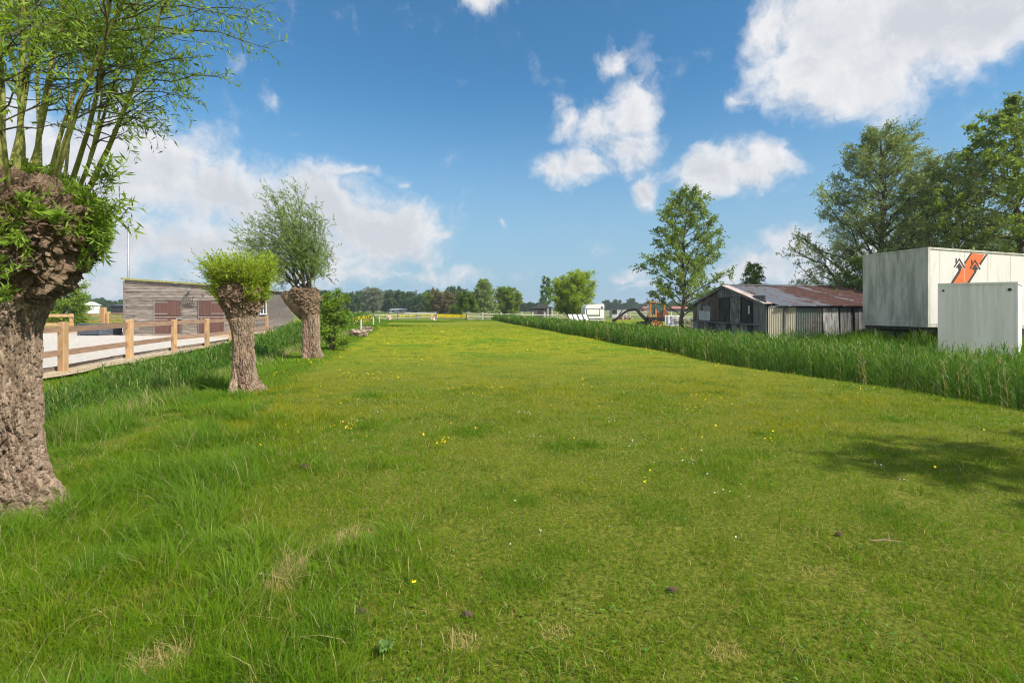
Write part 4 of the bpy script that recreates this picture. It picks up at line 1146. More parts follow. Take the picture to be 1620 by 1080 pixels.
def barn():
    C = np.array([-17.0, 32.0]); Lp = np.array([-23.15, 30.6]); Bk = np.array([-20.9, 49.0]); 
    nf = np.array([.222, -.975]); nb = np.array([.974, .224])
    BL = Lp + (Bk - C)
    T = thing('stable_barn', 'long weathered plank stable with brown doors and a sloping mossy roof edge', 'barn', (float(C[0]), float(C[1]), 0))
    zf = lambda u: 3.36 - .42 * u; zs = lambda u: 2.92 + .30 * u
    w = MB()
    strips(w, Lp, C, zf, 19, fr_norm=nf); strips(w, C, Bk, zs, 17, fr_norm=nb, seg=40)
    # plain core behind the boards (solid)
    core = []
    for z in (0, 1):
        for p, zt in ((Lp - nf * .02 + nb * -.0, 3.3), (C - nf * .02 - nb * .02, 2.9), (Bk - nb * .02, 3.2), (BL, 3.5)):
            core.append((p[0], p[1], 0 if z == 0 else zt))
    w.hexa(core, .3)
    # corner battens
    for p in (C + (nf + nb) * .02, Lp + nf * .03):
        w.box((p[0] - .05, p[1] - .05, 0), (p[0] + .05, p[1] + .05, 2.86 if p is not Lp and p[0] > -20 else 3.28), r=.6)
    w.build('wall', M_BARN, T)
    fr = frame((Lp[0], Lp[1], 0), ((C - Lp) / np.linalg.norm(C - Lp)).tolist() + [0], nf.tolist() + [0])
    Lw = float(np.linalg.norm(C - Lp))
    # mossy roof: slab following the walls
    r = MB(); ov = .12
    def rp(p, z, dx): return [p[0] + dx[0], p[1] + dx[1], z]
    a, b, c, d_ = rp(Lp, 3.37, nf * ov - nb * ov), rp(C, 2.94, nf * ov + nb * ov), rp(Bk, 3.24, nb * ov - nf * ov), rp(BL, 3.62, -nb * ov - nf * ov)
    r.hexa([a, b, c, d_] + [[p[0], p[1], p[2] + .09] for p in (a, b, c, d_)])
    r.build('roof', M_FELT, T)
    t2 = MB(); e = [fr([0 - .12, ov + .003, 3.35]), fr([Lw + .12, ov + .003, 2.92])]
    t2.hexa([fr([-.14, .125, 3.36]), fr([Lw + .12, .125, 2.93]), fr([Lw + .12, .165, 2.93]), fr([-.14, .165, 3.36]),
             fr([-.14, .125, 3.47]), fr([Lw + .12, .125, 3.04]), fr([Lw + .12, .165, 3.04]), fr([-.14, .165, 3.47])])
    t2.build('roof_edge', M_MOSS, T)
    g = MB(); fs = frame((C[0], C[1], 0), ((Bk - C) / np.linalg.norm(Bk - C)).tolist() + [0], nb.tolist() + [0]); Ls = float(np.linalg.norm(Bk - C))
    g.hexa([fs([.2, .125, 2.86]), fs([Ls, .125, 3.16]), fs([Ls, .19, 3.16]), fs([.2, .19, 2.86]), fs([.2, .125, 3.02]), fs([Ls, .125, 3.32]), fs([Ls, .19, 3.32]), fs([.2, .19, 3.02])])
    g.build('roof_edge', M_ALU, T)
    u = MB(); u.box((-19.6, 33.6, 3.1), (-17.6, 36, 3.46)); u.build('roof_hatch', M_FELT, T)
    # doors: px spans on the front wall -> u
    def u_of(px):
        k = (px - CX) / F; ax = (C - Lp) / Lw; return (k * Lp[1] - Lp[0]) / (ax[0] - k * ax[1])
    for (p0, p1, side) in ((245.5, 286, 'l'), (315.5, 354.5, 'r')):
        u0, u1 = u_of(p0), u_of(p1); zt = 2.12
        D = MB(); nb_ = 7
        for k in range(nb_):
            for (za, zb) in ((.13, 1.14), (1.20, zt)):
                a0 = u0 + (u1 - u0) * k / nb_ + .004; a1 = u0 + (u1 - u0) * (k + 1) / nb_ - .004
                D.box((a0, .045, za), (a1, .068, zb), fr)
        D.box((u0, .03, .13), (u1, .046, zt), fr, .2)
        do = D.build('door', M_DOOR, T)
        Fm = MB()
        Fm.box((u0 - .07, .03, .05), (u0 - .004, .075, zt + .08), fr); Fm.box((u1 + .004, .03, .05), (u1 + .07, .075, zt + .08), fr); Fm.box((u0 - .07, .03, zt + .004), (u1 + .07, .08, zt + .09), fr)
        Fm.box((u0 - .1, .03, .02), (u1 + .1, .16, .12), fr)
        Fm.build('door_frame', M_BARN, do)
        for z in (zt - .12, 1.32, 1.10, .95):
            S = MB(); a0, a1 = (u0 - .05, u0 + .5 * (u1 - u0)) if side == 'l' else (u0 + .5 * (u1 - u0), u1 + .05)
            if z == 1.10: a0, a1 = u0 - .04, u1 + .04
            S.box((a0, .070, z), (a1, .080, z + .030), fr); S.build('hinge_strap', M_STRAP, do)
        S = MB(); S.box((u1 - .2 if side == 'l' else u0 + .12, .07, 1.0), (u1 + .12 if side == 'l' else u0 + .2, .17, 1.05), fr); S.build('bolt_handle', M_STRAP, do)
    # hay rack between doors + little lamp
    rk = MB(); uc = u_of(299.5)
    for k in range(6):
        rk.bar(fr([uc - .25 + k * .1, .06, 1.75]), fr([uc - .25 + k * .1, .30, 2.30]), .014)
    rk.bar(fr([uc - .27, .30, 2.30]), fr([uc + .27, .30, 2.30]), .02); rk.bar(fr([uc - .27, .06, 1.75]), fr([uc + .27, .06, 1.75]), .02)
    rk.bar(fr([uc - .27, .30, 2.30]), fr([uc - .27, .06, 2.34]), .02); rk.bar(fr([uc + .27, .30, 2.30]), fr([uc + .27, .06, 2.34]), .02)
    rk.build('hay_rack', M_DARKM, T)
    lp = MB(); lp.box((uc + .05, .04, 2.82), (uc + .11, .2, 2.88), fr); lp.box((uc - .0, .14, 2.74), (uc + .16, .28, 2.82), fr); lp.build('wall_lamp', M_GALV, T)
    # window in the long side
    def us_of(px):
        k = (px - CX) / F; ax = (Bk - C) / Ls; return (k * C[1] - C[0]) / (ax[0] - k * ax[1])
    u0, u1 = us_of(411), us_of(419.5)
    Wf = MB()
    Wf.box((u0 - .08, .03, 1.28), (u0, .08, 2.5), fs); Wf.box((u1, .03, 1.28), (u1 + .08, .08, 2.5), fs); Wf.box((u0, .03, 2.42), (u1, .08, 2.5), fs); Wf.box((u0 - .12, .03, 1.2), (u1 + .12, .14, 1.28), fs)
    Wf.box(((u0 + u1) / 2 - .03, .03, 1.28), ((u0 + u1) / 2 + .03, .075, 2.42), fs)
    wo = Wf.build('window', M_WHITE, T)
    gl = MB(); gl.box((u0, .032, 1.28), (u1, .05, 2.42), fs); gl.build('pane', M_GLASS, wo)
barn()

def lamp_post():
    x, y = at(203, 45), 45; T = thing('floodlight_pole', 'tall thin grey pole with a single floodlight behind the stable', 'lamp', (x, y, 0))
    MB().tube([(x, y, 0), (x, y, 4.5), (x, y, 8.75)], [.11, .09, .07], 10).build('pole', M_GALV, T, smooth=True)
    h = MB(); h.box((-.42, -.22, 0), (.42, .25, .14), frame((x - .05, y - .1, 8.85), (1, 0, .08), (0, 1, .25)), .4); h.bar((x, y, 8.7), (x, y, 8.9), .08)
    h.build('lamp_head', M_GALV, T, bevel=.02)
lamp_post()

# ------------------------------------------------------------------ arena fences
def near_fence():
    T = thing('post_and_rail_fence', 'orange-brown timber post and two-rail fence along the near side of the riding arena', 'fence', (-11.5, 13.1, 0))
    posts = [(-9.3, 1.5), (-9.75, 4.4), (-10.2, 7.3), (-10.85, 10.2), gp(99.8, 587.6), gp(205, 567), gp(275.5, 555.2), gp(327.5, 547.5), (at(366, 25.2), 25.2), (at(397, 28.3), 28.3), gp(422, 530.2)]
    for (x, y) in posts:
        hgt = 1.27 if y < 18 else 1.2; w = .082 if y < 18 else .075
        m = MB().box((x - w, y - w, -.2), (x + w, y + w, hgt)); m.build('post', M_POST, T, bevel=.012)
    for a, b in zip(posts[:-1], posts[1:]):
        for zz, hh in ((1.08, .15), (.48, .15)):
            o = np.array([-.03, .0])
            m = MB().bar((a[0] - .02, a[1] + .1, zz + rng.normal(0, .008)), (b[0] - .02, b[1] - .1, zz + rng.normal(0, .008)), .05, hh); m.build('rail', M_RAIL, T)
    # kickboard hiding the edge of the sand
    m = MB()
    for a, b in zip(posts[:-1], posts[1:]): m.bar((a[0] - .25, a[1], .05), (b[0] - .25, b[1], .05), .04, .14)
    m.build('kickboard', simple('kickboard_timber', (.16, .12, .09), (.24, .19, .14), 5), T)
near_fence()
def rear_fence():
    Y = 42.0
    T = thing('post_and_rail_fence', 'bright new timber fence with a five-bar gate across the back of the riding arena', 'fence', (at(164, Y), Y, 0))
    def post(px, py, w=.085, Yd=Y): x = at(px, Yd); MB().box((x - w, Yd - w, 0), (x + w, Yd + w, zat(py, Yd))).build('post', M_POST, T, bevel=.01)
    for px, py, w in ((20, 496, .085), (62, 496, .085), (114.5, 496.5, .085), (160, 487, .09), (164.5, 486, .13), (171, 493, .09), (202, 492, .09), (124, 499, .07)): post(px, py, w)
    for (a, b, pys) in ((0, 164, (498.5, 507)), ):
        for py in pys: MB().bar((at(a, Y - .1), Y - .1, zat(py, Y)), (at(b, Y - .1), Y - .1, zat(py, Y)), .05, .14).build('rail', M_POST, T)
    g = MB()
    for z in (.3, .55, .8, 1.05, 1.25): g.bar((at(173, Y), Y, z), (at(201, Y), Y, z), .04, .07)
    g.bar((at(173, Y), Y + .05, .3), (at(201, Y), Y + .05, 1.25), .04, .07); g.build('gate', M_POST, T)
    T2 = thing('post_and_rail_fence', 'low rail fence crossing the sand left of the blue-grey box near the huge pollard', 'fence', (at(114, 36), 36, 0))
    for px in (8, 60, 113): x = at(px, 36); MB().box((x - .08, 35.92, 0), (x + .08, 36.08, zat(496, 36))).build('post', M_POST, T2, bevel=.01)
    for py in (499, 513): MB().bar((at(0, 35.9), 35.9, zat(py, 36)), (at(116, 35.9), 35.9, zat(py, 36)), .05, .20).build('rail', M_POST, T2)
rear_fence()
def planter():
    x0, Y0 = at(124, 30.6), 30.6; fr = rot_frame(x0, Y0, .06, 6)
    T = thing('planter_box', 'low blue-grey plastic crate on the sand behind the arena rails', 'crate', (x0, Y0, 0))
    m = MB(); L, Wd, H = 1.30, 1.1, .66
    fr = frame((x0, Y0 + .0, .07), (1, .02, 0), (.42, 1.0, 0))
    for lo, hi in (((0, 0, 0), (L, .04, H)), ((0, Wd - .04, 0), (L, Wd, H)), ((0, .04, 0), (.04, Wd - .04, H)), ((L - .04, .04, 0), (L, Wd - .04, H)), ((.04, .04, 0), (L - .04, Wd - .04, .05))): m.box(lo, hi, fr, .3)
    m.build('box', M_BLUEG, T)
    r = MB()
    for k in range(7): r.box((.08, -.012, .06 + k * .085), (L - .08, -.002, .06 + k * .085 + .055), fr)
    r.box((-.02, -.03, H - .06), (L + .03, -.012, H + .02), fr); r.box((-.03, -.03, -.04), (.07, -.012, H - .07), fr); r.box((L - .07, -.03, -.04), (L + .03, -.012, H - .07), fr)
    for k in range(6): r.box((L + .002, .1, .06 + k * .09), (L + .012, Wd - .1, .12 + k * .09), fr)
    r.box((L + .013, -.01, H - .06), (L + .03, Wd, H + .02), fr)
    r.build('ribs', M_BLUEG, T)
    f = MB()
    for u in (.1, L * .5, L - .1): f.box((u - .08, .05, -.07), (u + .08, Wd - .05, -.002), fr)
    f.build('skids', M_BLUEG, T)
planter()

# ------------------------------------------------------------------ corrugated sheet helper
def corr(mb, o, ux, uy, wid, hgt, nrm, pitch=.09, amp=.014, r=None, jag=0., nseg=2):
    """sheet: ribs run along uy, waves across ux"""
    o, ux, uy, nrm = [np.array(v, float) for v in (o, ux, uy, nrm)]
    n = max(4, int(wid / pitch * 6)); u = np.linspace(0, wid, n + 1); zz = np.sin(u / pitch * 2 * np.pi) * amp
    V = []
    jj = rng.uniform(0, jag, n + 1) if jag else np.zeros(n + 1)
    for k in range(nseg + 1):
        t = k / nseg
        hh = hgt * t if k else -jj
        V.append(o + ux * u[:, None] + uy * (np.asarray(hh).reshape(-1, 1) if k == 0 else hh) + nrm * zz[:, None])
    V = np.concatenate(V); m = n + 1
    q = [(k * m + i, k * m + i + 1, (k + 1) * m + i + 1, (k + 1) * m + i) for k in range(nseg) for i in range(n)]
    mb.add(V, q, random.random() if r is None else r)

def rust_mat(name, clean, rust, th0, th1, metal=.35, rough=.5, stretch=(1, 1, 1), rmix=.35, sc=1.3, rshift=.5):
    m, t = newmat(name)
    tc = t.new('ShaderNodeTexCoord').outputs['Object']; r = rndattr(t)
    v = t.scalev(tc, stretch)
    nz = t.noise(v, sc, 7, .68, .4)
    k = t.math('ADD', nz, t.math('MULTIPLY', t.math('SUBTRACT', r, .5), rshift))
    f = t.mapr(k, th0, th1)
    rc = t.mix(t.mapr(t.noise(tc, 6, 5, .7), .35, .65), rust, tuple(x * .45 for x in rust))
    col = t.mix(f, clean, rc)
    kk = t.math('MULTIPLY_ADD', t.noise(v, 9, 4, .6), rmix, 1 - rmix / 2)
    nd = t.new('ShaderNodeVectorMath', operation='SCALE'); t.l.new(col, nd.inputs[0]); t.l.new(kk, nd.inputs['Scale'])
    finish(t, nd.outputs[0], t.mapr(f, 0, 1, rough, .9), None, t.mapr(f, 0, 1, metal, 0), .4)
    return m
M_ROOFT = rust_mat('rusty_tin_roof', (.29, .28, .28), (.135, .062, .045), .37, .50, .45, .38, (1, .35, 1), rshift=.42)
M_TINL = rust_mat('dirty_grey_tin', (.20, .195, .185), (.10, .07, .05), .56, .68, .15, .7, (1, 1, .3))
M_TIND = simple('black_panel_and_opening', (.016, .016, .018), (.045, .043, .042), 3, (1, 1, .4), .85)
M_TINM = simple('mottled_grey_panel', (.075, .075, .075), (.21, .20, .19), 3.2, (1, 1, .6), .9, c3=(.03, .03, .03), s3=2.6, lo3=.55, hi3=.62)
M_CREAM = rust_mat('cream_corrugated_sheet', (.36, .335, .26), (.19, .15, .11), .48, .64, 0, .7, (1, 1, .3), rshift=.0)
M_GREENT = rust_mat('green_corrugated_sheet', (.085, .120, .100), (.16, .15, .13), .50, .64, 0, .7, (1, 1, .4), rshift=.0)
M_OLDW = simple('peeling_whitewashed_boards', (.12, .115, .11), (.40, .38, .36), 4, (2, 2, .35), .9, .4, 16, rmix=.4)
M_GREYB = simple('grey_barn_boards', (.085, .080, .080), (.19, .18, .175), 3, (3, 3, .35), .9, .4, 16, rmix=.6)
M_PALEP = simple('pale_sheet_panel', (.42, .44, .43), (.34, .36, .35), 2, (1, 1, .4), .7, c3=(.25, .26, .24), s3=3)

def shed():
    Lc = np.array([12.0, 33.9]); K = np.array([12.20, 24.44]); C = np.array([13.0, 24.5]); E = np.array([22.3, 25.4])
    T = thing('tin_shed', 'ramshackle shed of mismatched sheets and boards under a rusty corrugated roof', 'shed', (float(C[0]), float(C[1]), 0))
    dg = (K - Lc) / np.linalg.norm(K - Lc); Lg = float(np.linalg.norm(K - Lc)); ng = np.array([dg[1], -dg[0]]); ng = ng if ng[0] < 0 else -ng
    g = frame((Lc[0], Lc[1], 0), (*dg, 0), (*ng, 0))
    def ug(px):
        k = (px - CX) / F; return (k * Lc[1] - Lc[0]) / (dg[0] - k * dg[1])
    ur = ug(1147); zr = 2.90
    def ztop(u): return 1.84 + (zr - 1.84) * u / ur if u < ur else zr - (zr - 1.80) * (u - ur) / (Lg - ur)
    # solid dark core walls
    core = MB()
    def prism(u0, u1, y0, y1, z0, fz=ztop, top=None):
        P = [g([u0, y0, z0]), g([u1, y0, z0]), g([u1, y1, z0]), g([u0, y1, z0])]
        t0, t1 = (fz(u0), fz(u1)) if top is None else (min(top, fz(u0)), min(top, fz(u1)))
        return P + [g([u0, y0, t0]), g([u1, y0, t1]), g([u1, y1, t1]), g([u0, y1, t0])]
    core.hexa(prism(0.02, ur, 0, -.05, 0)); core.hexa(prism(ur, Lg, 0, -.05, 0))
    de = (E - C) / np.linalg.norm(E - C); Le = float(np.linalg.norm(E - C)); ne = np.array([de[1], -de[0]])
    s = frame((C[0], C[1], 0), (*de, 0), (*ne, 0))
    dk = (C - K) / np.linalg.norm(C - K); Lk = float(np.linalg.norm(C - K)); nk = np.array([dk[1], -dk[0]]); nk = nk if nk[1] < 0 else -nk
    kf = frame((K[0], K[1], 0), (*dk, 0), (*nk, 0))
    core.box((0, -.05, 0), (Le, 0, 1.72), s); core.box((0, -.05, 0), (Lk, 0, 1.72), kf)
    # far side and back
    core.box((0.02, -9.9, 0), (.07, -.06, 1.8), g)
    core.build('frame_wall', M_TIND, T)
    # gable cladding
    def panel(name, px0, px1, z0, z1, mat, yo=.02, lean=0., corrug=False, topf=False, vb=0):
        m = MB(); u0, u1 = ug(px0), ug(px1)
        if corrug:
            corr(m, g([u0, yo + .01, z0]), (*dg, 0), (0, 0, 1), u1 - u0, z1 - z0, (*ng, 0))
            # clip to the roof line
            V = m.V[-1]; uu = (V[:, :2] - Lc) @ dg; zt = np.array([ztop(q) for q in uu]); V[:, 2] = np.minimum(V[:, 2], zt - .01)
        elif vb:
            ks = np.linspace(u0, u1, vb + 1)
            for a, b in zip(ks[:-1], ks[1:]):
                ta, tb = (ztop(a) - .01, ztop(b) - .01) if topf else (z1, z1); jz = rng.uniform(-.03, .03); yy = yo + rng.uniform(0, .012)
                m.hexa([g([a, yy, z0 + jz]), g([b - .012, yy, z0 + jz]), g([b - .012, yy + .02, z0 + jz]), g([a, yy + .02, z0 + jz]), g([a, yy, ta]), g([b - .012, yy, tb]), g([b - .012, yy + .02, tb]), g([a, yy + .02, ta])])
        else:
            m.hexa([g([u0 + lean, yo, z0]), g([u1 + lean, yo, z0]), g([u1 + lean, yo + .015, z0]), g([u0 + lean, yo + .015, z0]), g([u0, yo, z1]), g([u1, yo, z1]), g([u1, yo + .015, z1]), g([u0, yo + .015, z1])])
        return m.build(name, mat, T)
    panel('corrugated_panel', 1097.5, 1112, .9, 3, M_TINL, .02, corrug=True)
    panel('corrugated_panel', 1112, 1137, 1.75, 3, M_TINL, .02, corrug=True)
    panel('gable_boards', 1137, 1213, 2.28, 3, M_GREYB, .03, topf=True, vb=9)
    panel('pale_panel', 1107, 1115.5, .92, 1.50, M_PALEP, .052)
    panel('pale_panel', 1116, 1125, .90, 1.47, M_PALEP, .055)
    panel('grey_panel', 1113, 1125, .9, 1.8, M_TINL, .035)
    panel('grey_panel', 1125.5, 1139, .92, 2.22, M_TINL, .07, lean=.12)
    panel('dark_bay', 1140, 1156, .88, 2.28, M_TIND, .045)
    panel('mottled_panel', 1157.5, 1173.5, .88, 2.24, M_TINM, .06, lean=-.05)
    panel('dark_bay', 1174.5, 1190, .88, 2.24, M_TIND, .025)  # black sheet stands for the shade inside an open bay
    panel('pale_panel', 1185.5, 1188, 1.36, 1.78, M_PALEP, .06)
    panel('grey_panel', 1194, 1215, .5, 2.0, M_GREYB, .05, vb=5)
    # sill shelf and lower row
    sh = MB(); sh.box((ug(1097.5), 0.01, .80), (ug(1206), .16, .87), g); sh.build('sill_board', M_GREYB, T)
    lo = [(1098, 1106, M_TINL), (1107, 1114, M_GREYB), (1115, 1123, M_TINM), (1124, 1133, M_TIND), (1134, 1139, M_GREYB), (1140, 1150, M_TINM), (1151, 1158, M_TIND), (1159, 1171, M_TINL), (1172, 1184, M_GREYB), (1185, 1195, M_TIND), (1196, 1204, M_TINM)]
    for a, b, mt in lo: panel('lower_panel', a, b, .0, .79, mt, .03 + rng.uniform(0, .03))
    # lit cream sheet round the kink and along the side
    m = MB(); corr(m, kf([0.0, .03, 0]), (*dk, 0), (0, 0, 1), Lk, 1.66, (*nk, 0)); m.build('cream_sheet', M_CREAM, T)
    m = MB(); corr(m, s([0.06, .03, 0]), (*de, 0), (0, 0, 1), .55, 1.70, (*ne, 0)); m.build('cream_sheet', M_CREAM, T)
    m = MB(); corr(m, s([.62, .05, 0]), (*de, 0), (0, 0, 1), 1.30, 1.66, (*ne, 0)); m.build('green_sheet', M_GREENT, T)
    m = MB(); 
    for k in range(4): m.hexa([s([2.0 + k * .2 + .04, .03, .02]), s([2.19 + k * .2 + .04, .03, .02]), s([2.19 + k * .2 + .04, .055, .02]), s([2.0 + k * .2 + .04, .055, .02]), s([1.95 + k * .2, .03, 1.66]), s([2.14 + k * .2, .03, 1.66]), s([2.14 + k * .2, .055, 1.66]), s([1.95 + k * .2, .055, 1.66])])
    m.build('whitewashed_boards', M_OLDW, T)
    m = MB()
    for k in range(34):
        a = 2.84 + k * .19
        if a > Le - .2: break
        if k == 3: continue
        j = rng.uniform(-.02, .02); yy = .03 + rng.uniform(0, .015)
        m.hexa([s([a + .05, yy, .03 + j]), s([a + .22, yy, .03 + j]), s([a + .22, yy + .022, .03 + j]), s([a + .05, yy + .022, .03 + j]), s([a, yy, 1.66]), s([a + .17, yy, 1.66]), s([a + .17, yy + .022, 1.66]), s([a, yy + .022, 1.66])])
    m.build('side_boards', M_GREYB, T)
    cp = MB(); cp.box((-.04, .0, 0), (.05, .09, 1.74), s); cp.build('corner_post', M_GREYB, T)
    # roof: near slope and far slope, sheets side by side
    Rg = np.array([*g([ur, 0, 0])[:2], zr + .03])
    eave0 = np.array([*(C + ne * .22 - de * .35), 1.76]); e_dir = np.array([*de, 0])
    ridge0 = Rg + e_dir * -.25
    Lr = Le + .3
    def slope(r0, e0, ns, name):
        for k in range(ns):
            m = MB(); w = Lr / ns
            a = e0 + e_dir * w * k; b = r0 + e_dir * w * k * 1.0
            up = b - a; hl = np.linalg.norm(up); up /= hl; nn = np.cross(e_dir, up); nn /= np.linalg.norm(nn); nn = nn if nn[2] > 0 else -nn
            sag = -.02 * math.sin(k / ns * math.pi)
            corr(m, a + nn * (.02 + .006 * (k % 2)) + np.array([0, 0, sag]), e_dir, up, w + .06, hl, nn, pitch=.15, amp=.022, r=rng.random() if k > 2 else .1 + .1 * k, jag=.05, nseg=6)
            m.build(name, M_ROOFT, T)
    slope(ridge0, eave0, 11, 'roof_sheet')
    far_e = np.array([*(Lc + np.array([-.1, .3])), 1.86])
    slope(ridge0, far_e, 6, 'roof_sheet')
    rc = MB(); rc.bar(ridge0 + np.array([0, 0, .06]), ridge0 + e_dir * Lr + np.array([0, 0, .06]), .34, .03); rc.build('ridge_cap', M_ROOFT, T)
    vb = MB(); off = np.array([*(ng * .14), 0])
    vb.bar(np.array([*g([0, 0, 0])[:2], 1.80]) + off + np.array([0, .25, 0]), Rg + off - np.array([0, 0, .03]), .035, .13)
    vb.bar(Rg + off - np.array([0, 0, .03]), np.array([*g([Lg, 0, 0])[:2], 1.79]) + off, .035, .13)
    vb.build('barge_board', M_GREYB, T)
    vt = MB(); a = Rg + off + np.array([.08, 0, .05]); b = np.array([*(K + np.array([0, -.2])), 1.80]) + off + np.array([.08, 0, .06])
    vt.bar(a, b, .42, .02); vt.build('verge_sheet', simple('pinkish_verge_sheet', (.46, .40, .38), (.34, .24, .21), 2, (1, .4, 1), .7), T)
    bt = MB(); bt.bar(kf([0, .02, 1.70]), kf([Lk + .1, .02, 1.70]), .05, .10); bt.build('eave_board', M_GREYB, T)
shed()

# ------------------------------------------------------------------ trailer with logo
def dirty_white(name, base, dirt, lo, hi, sc=2.2, st=(2.0, 2.0, .16), amt=1.):
    m, t = newmat(name)
    tc = t.new('ShaderNodeTexCoord').outputs['Object']
    v = t.scalev(tc, st); f = t.noise(v, sc, 7, .68); f2 = t.noise(t.scalev(tc, (5, 5, .3)), 3, 6, .65); f3 = t.noise(tc, 30, 4, .7)
    col = t.mix(t.mapr(f, lo, hi, 0, amt), base, dirt)
    col = t.mix(t.mapr(f2, .55, .72, 0, .38), col, tuple(x * .5 for x in dirt))
    col = t.mix(t.mapr(f3, .62, .72, 0, .2), col, (.10, .10, .06))
    finish(t, col, .55, None, 0, .35)
    return m
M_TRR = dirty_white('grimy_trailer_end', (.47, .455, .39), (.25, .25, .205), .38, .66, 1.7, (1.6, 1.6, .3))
M_TRS = dirty_white('stained_white_trailer_side', (.54, .52, .485), (.34, .325, .27), .50, .78, 1.3, (1.3, 1.3, .3))
M_BOX = dirty_white('grey_box_body', (.60, .60, .58), (.46, .46, .42), .40, .70, 1.2)
def affine(P0, P1, P2, zb, zt, dU):
    """P0 near corner, P1 end of u edge, P2 end of v edge (plan); unit lengths kept in metres"""
    P0, P1, P2 = [np.array(p, float) for p in (P0, P1, P2)]
    U = (P1 - P0) / np.linalg.norm(P1 - P0); V = (P2 - P0) / np.linalg.norm(P2 - P0)
    return frame((P0[0], P0[1], 0), (U[0], U[1], dU), (V[0], V[1], 0)), float(np.linalg.norm(P2 - P0))
def trailer():
    C0 = (at(1467.8, 19.2), 19.2); L0 = (at(1365, 22.0), 22.0); S = (C0[0] + 2.8, C0[1] + .75)
    fr, W2 = affine(C0, S, L0, 0, 0, -.022)
    T = thing('box_trailer', 'tall grimy white box trailer with an orange stripe and black house arrows on its side', 'trailer', (C0[0], C0[1], 0))
    zb, zt, Ln = 1.02, 3.90, 9.0
    b = MB(); b.box((.0, .0, zb), (Ln, W2, zt), fr); 
    o = b.build('body_core', M_TRS, T)
    e = MB(); e.box((-.012, .03, zb + .12), (-.002, W2 - .03, zt - .05), fr); e.build('end_panel', M_TRR, T)
    d = MB()
    for v in (.035, .16, W2 - .06): d.box((-.02, v - .012, zb + .1), (-.0125, v + .012, zt - .03), fr)
    d.box((-.03, -.02, zb - .10), (-.0021, W2 + .02, zb + .11), fr); d.box((-.03, -.02, zt - .049), (-.0021, W2 + .02, zt + .02), fr)
    d.box((-.002, -.03, zt - .04), (Ln, -.002, zt + .03), fr); d.box((-.002, -.025, zb - .09), (Ln, -.002, zb + .06), fr); d.box((-.03, -.03, zb), (.09, -.0022, zt - .041), fr)
    d.build('edge_trim', M_TRR, T)
    j = MB()
    for u in (.6, 1.85, 3.1, 4.35, 5.6, 6.85): j.box((u, -.006, zb + .061), (u + .014, -.0025, zt - .041), fr, .5)
    j.build('panel_joint', simple('joint_strip', (.50, .48, .43), (.40, .38, .33), 5), T)
    # underframe
    c = MB(); c.box((.3, .4, zb - .32), (Ln, .6, zb - .002), fr); c.box((.3, W2 - .6, zb - .32), (Ln, W2 - .4, zb - .002), fr); c.box((.02, .1, zb - .22), (.16, W2 - .1, zb - .11), fr)
    c.build('chassis', M_DARKM, T)
    for u in (1.9, 3.1):
        for v in (.28, W2 - .28):
            c0 = fr([u, v - .13, .5]); c1 = fr([u, v + .13, .5]); w = MB()
            w.tube([c0, c0 * .9 + c1 * .1, c0 * .1 + c1 * .9, c1], [.44, .5, .5, .44], 24); wo = w.build('wheel', M_DARKM, T, smooth=False)
            h = MB(); h.tube([fr([u, v - .15, .5]), fr([u, v + .15, .5])], .22, 16); h.build('hub', M_GALV, wo)
    lg = MB()
    for v in (.35, .75, W2 - .35): lg.bar(fr([.35, v, .05]), fr([.30, v, zb - .1]), .08)
    lg.box((.2, .2, .0), (.5, .5, .05), fr); lg.build('support_leg', M_OLDRAIL, T)
    # logo: photo px -> (u, z) on the side plane
    U = np.array([fr([1, 0, 0])[0] - fr([0, 0, 0])[0], fr([1, 0, 0])[1] - fr([0, 0, 0])[1]])
    def uz(px, py):
        k = (px - CX) / F; u = (k * C0[1] - C0[0]) / (U[0] - k * U[1]); Y = C0[1] + u * U[1]
        return u, zat(py, Y) + .022 * u
    M_OR = simple('orange_stripe_paint', (.62, .135, .035), (.54, .12, .035), 4, rough=.5, c3=(.52, .20, .08), s3=5, lo3=.6, hi3=.72)
    M_BK = simple('dark_brown_logo_paint', (.040, .026, .028), (.055, .036, .036), 4, rough=.5)
    # zoom crop: 10.8 px per px, origin (1470, 380)
    q = lambda a, b: uz(1470 + a / 10.8, 380 + b / 10.8)
    fl = frame(fr([0, 0, 0]), fr([1, 0, 0]) - fr([0, 0, 0]), (0, 0, 1), tuple(-(fr([0, 1, 0]) - fr([0, 0, 0]))))
    def ext(pts, y0, y1, name, mat):
        m = MB(); fo = frame(fr([0, -y0, 0]), fr([1, 0, 0]) - fr([0, 0, 0]) + np.array([0, 0, .022]), (0, 0, 1), tuple(-(fr([0, 1, 0]) - fr([0, 0, 0]))))
        for P in pts: m.poly([(a, b - .0) for a, b in (uzc(p) for p in P)], y1 - y0, fo)
        return m.build(name, mat, T)
    def uzc(p):
        u, z = q(*p); return u, z - .022 * u - 0.0
    # fo's x axis carries the same slope as fr with +.022 cancelling it, so z is plain
    low = 1075  # hidden bottom end of the stripe (goes behind the box)
    ext([[(735, 222), (945, 240), (860, 395), (790, 500), (760, 545), (648, 722), (500, 960), (268, 960), (412, 728), (530, 530), (545, 485), (610, 470), (600, 410)]], .0030, .0055, 'orange_stripe', M_OR)
    band = [[(708, 217), (735, 219), (612, 405), (594, 385)], [(965, 240), (995, 243), (875, 428), (850, 400)],
            [(498, 470), (545, 472), (530, 545), (412, 728), (268, 960), (228, 960), (366, 732), (500, 515)],
            [(770, 490), (812, 492), (802, 545), (690, 722), (545, 960), (500, 960), (648, 722), (768, 540)]]
    ext(band, .006, .0085, 'stripe_border', M_BK)
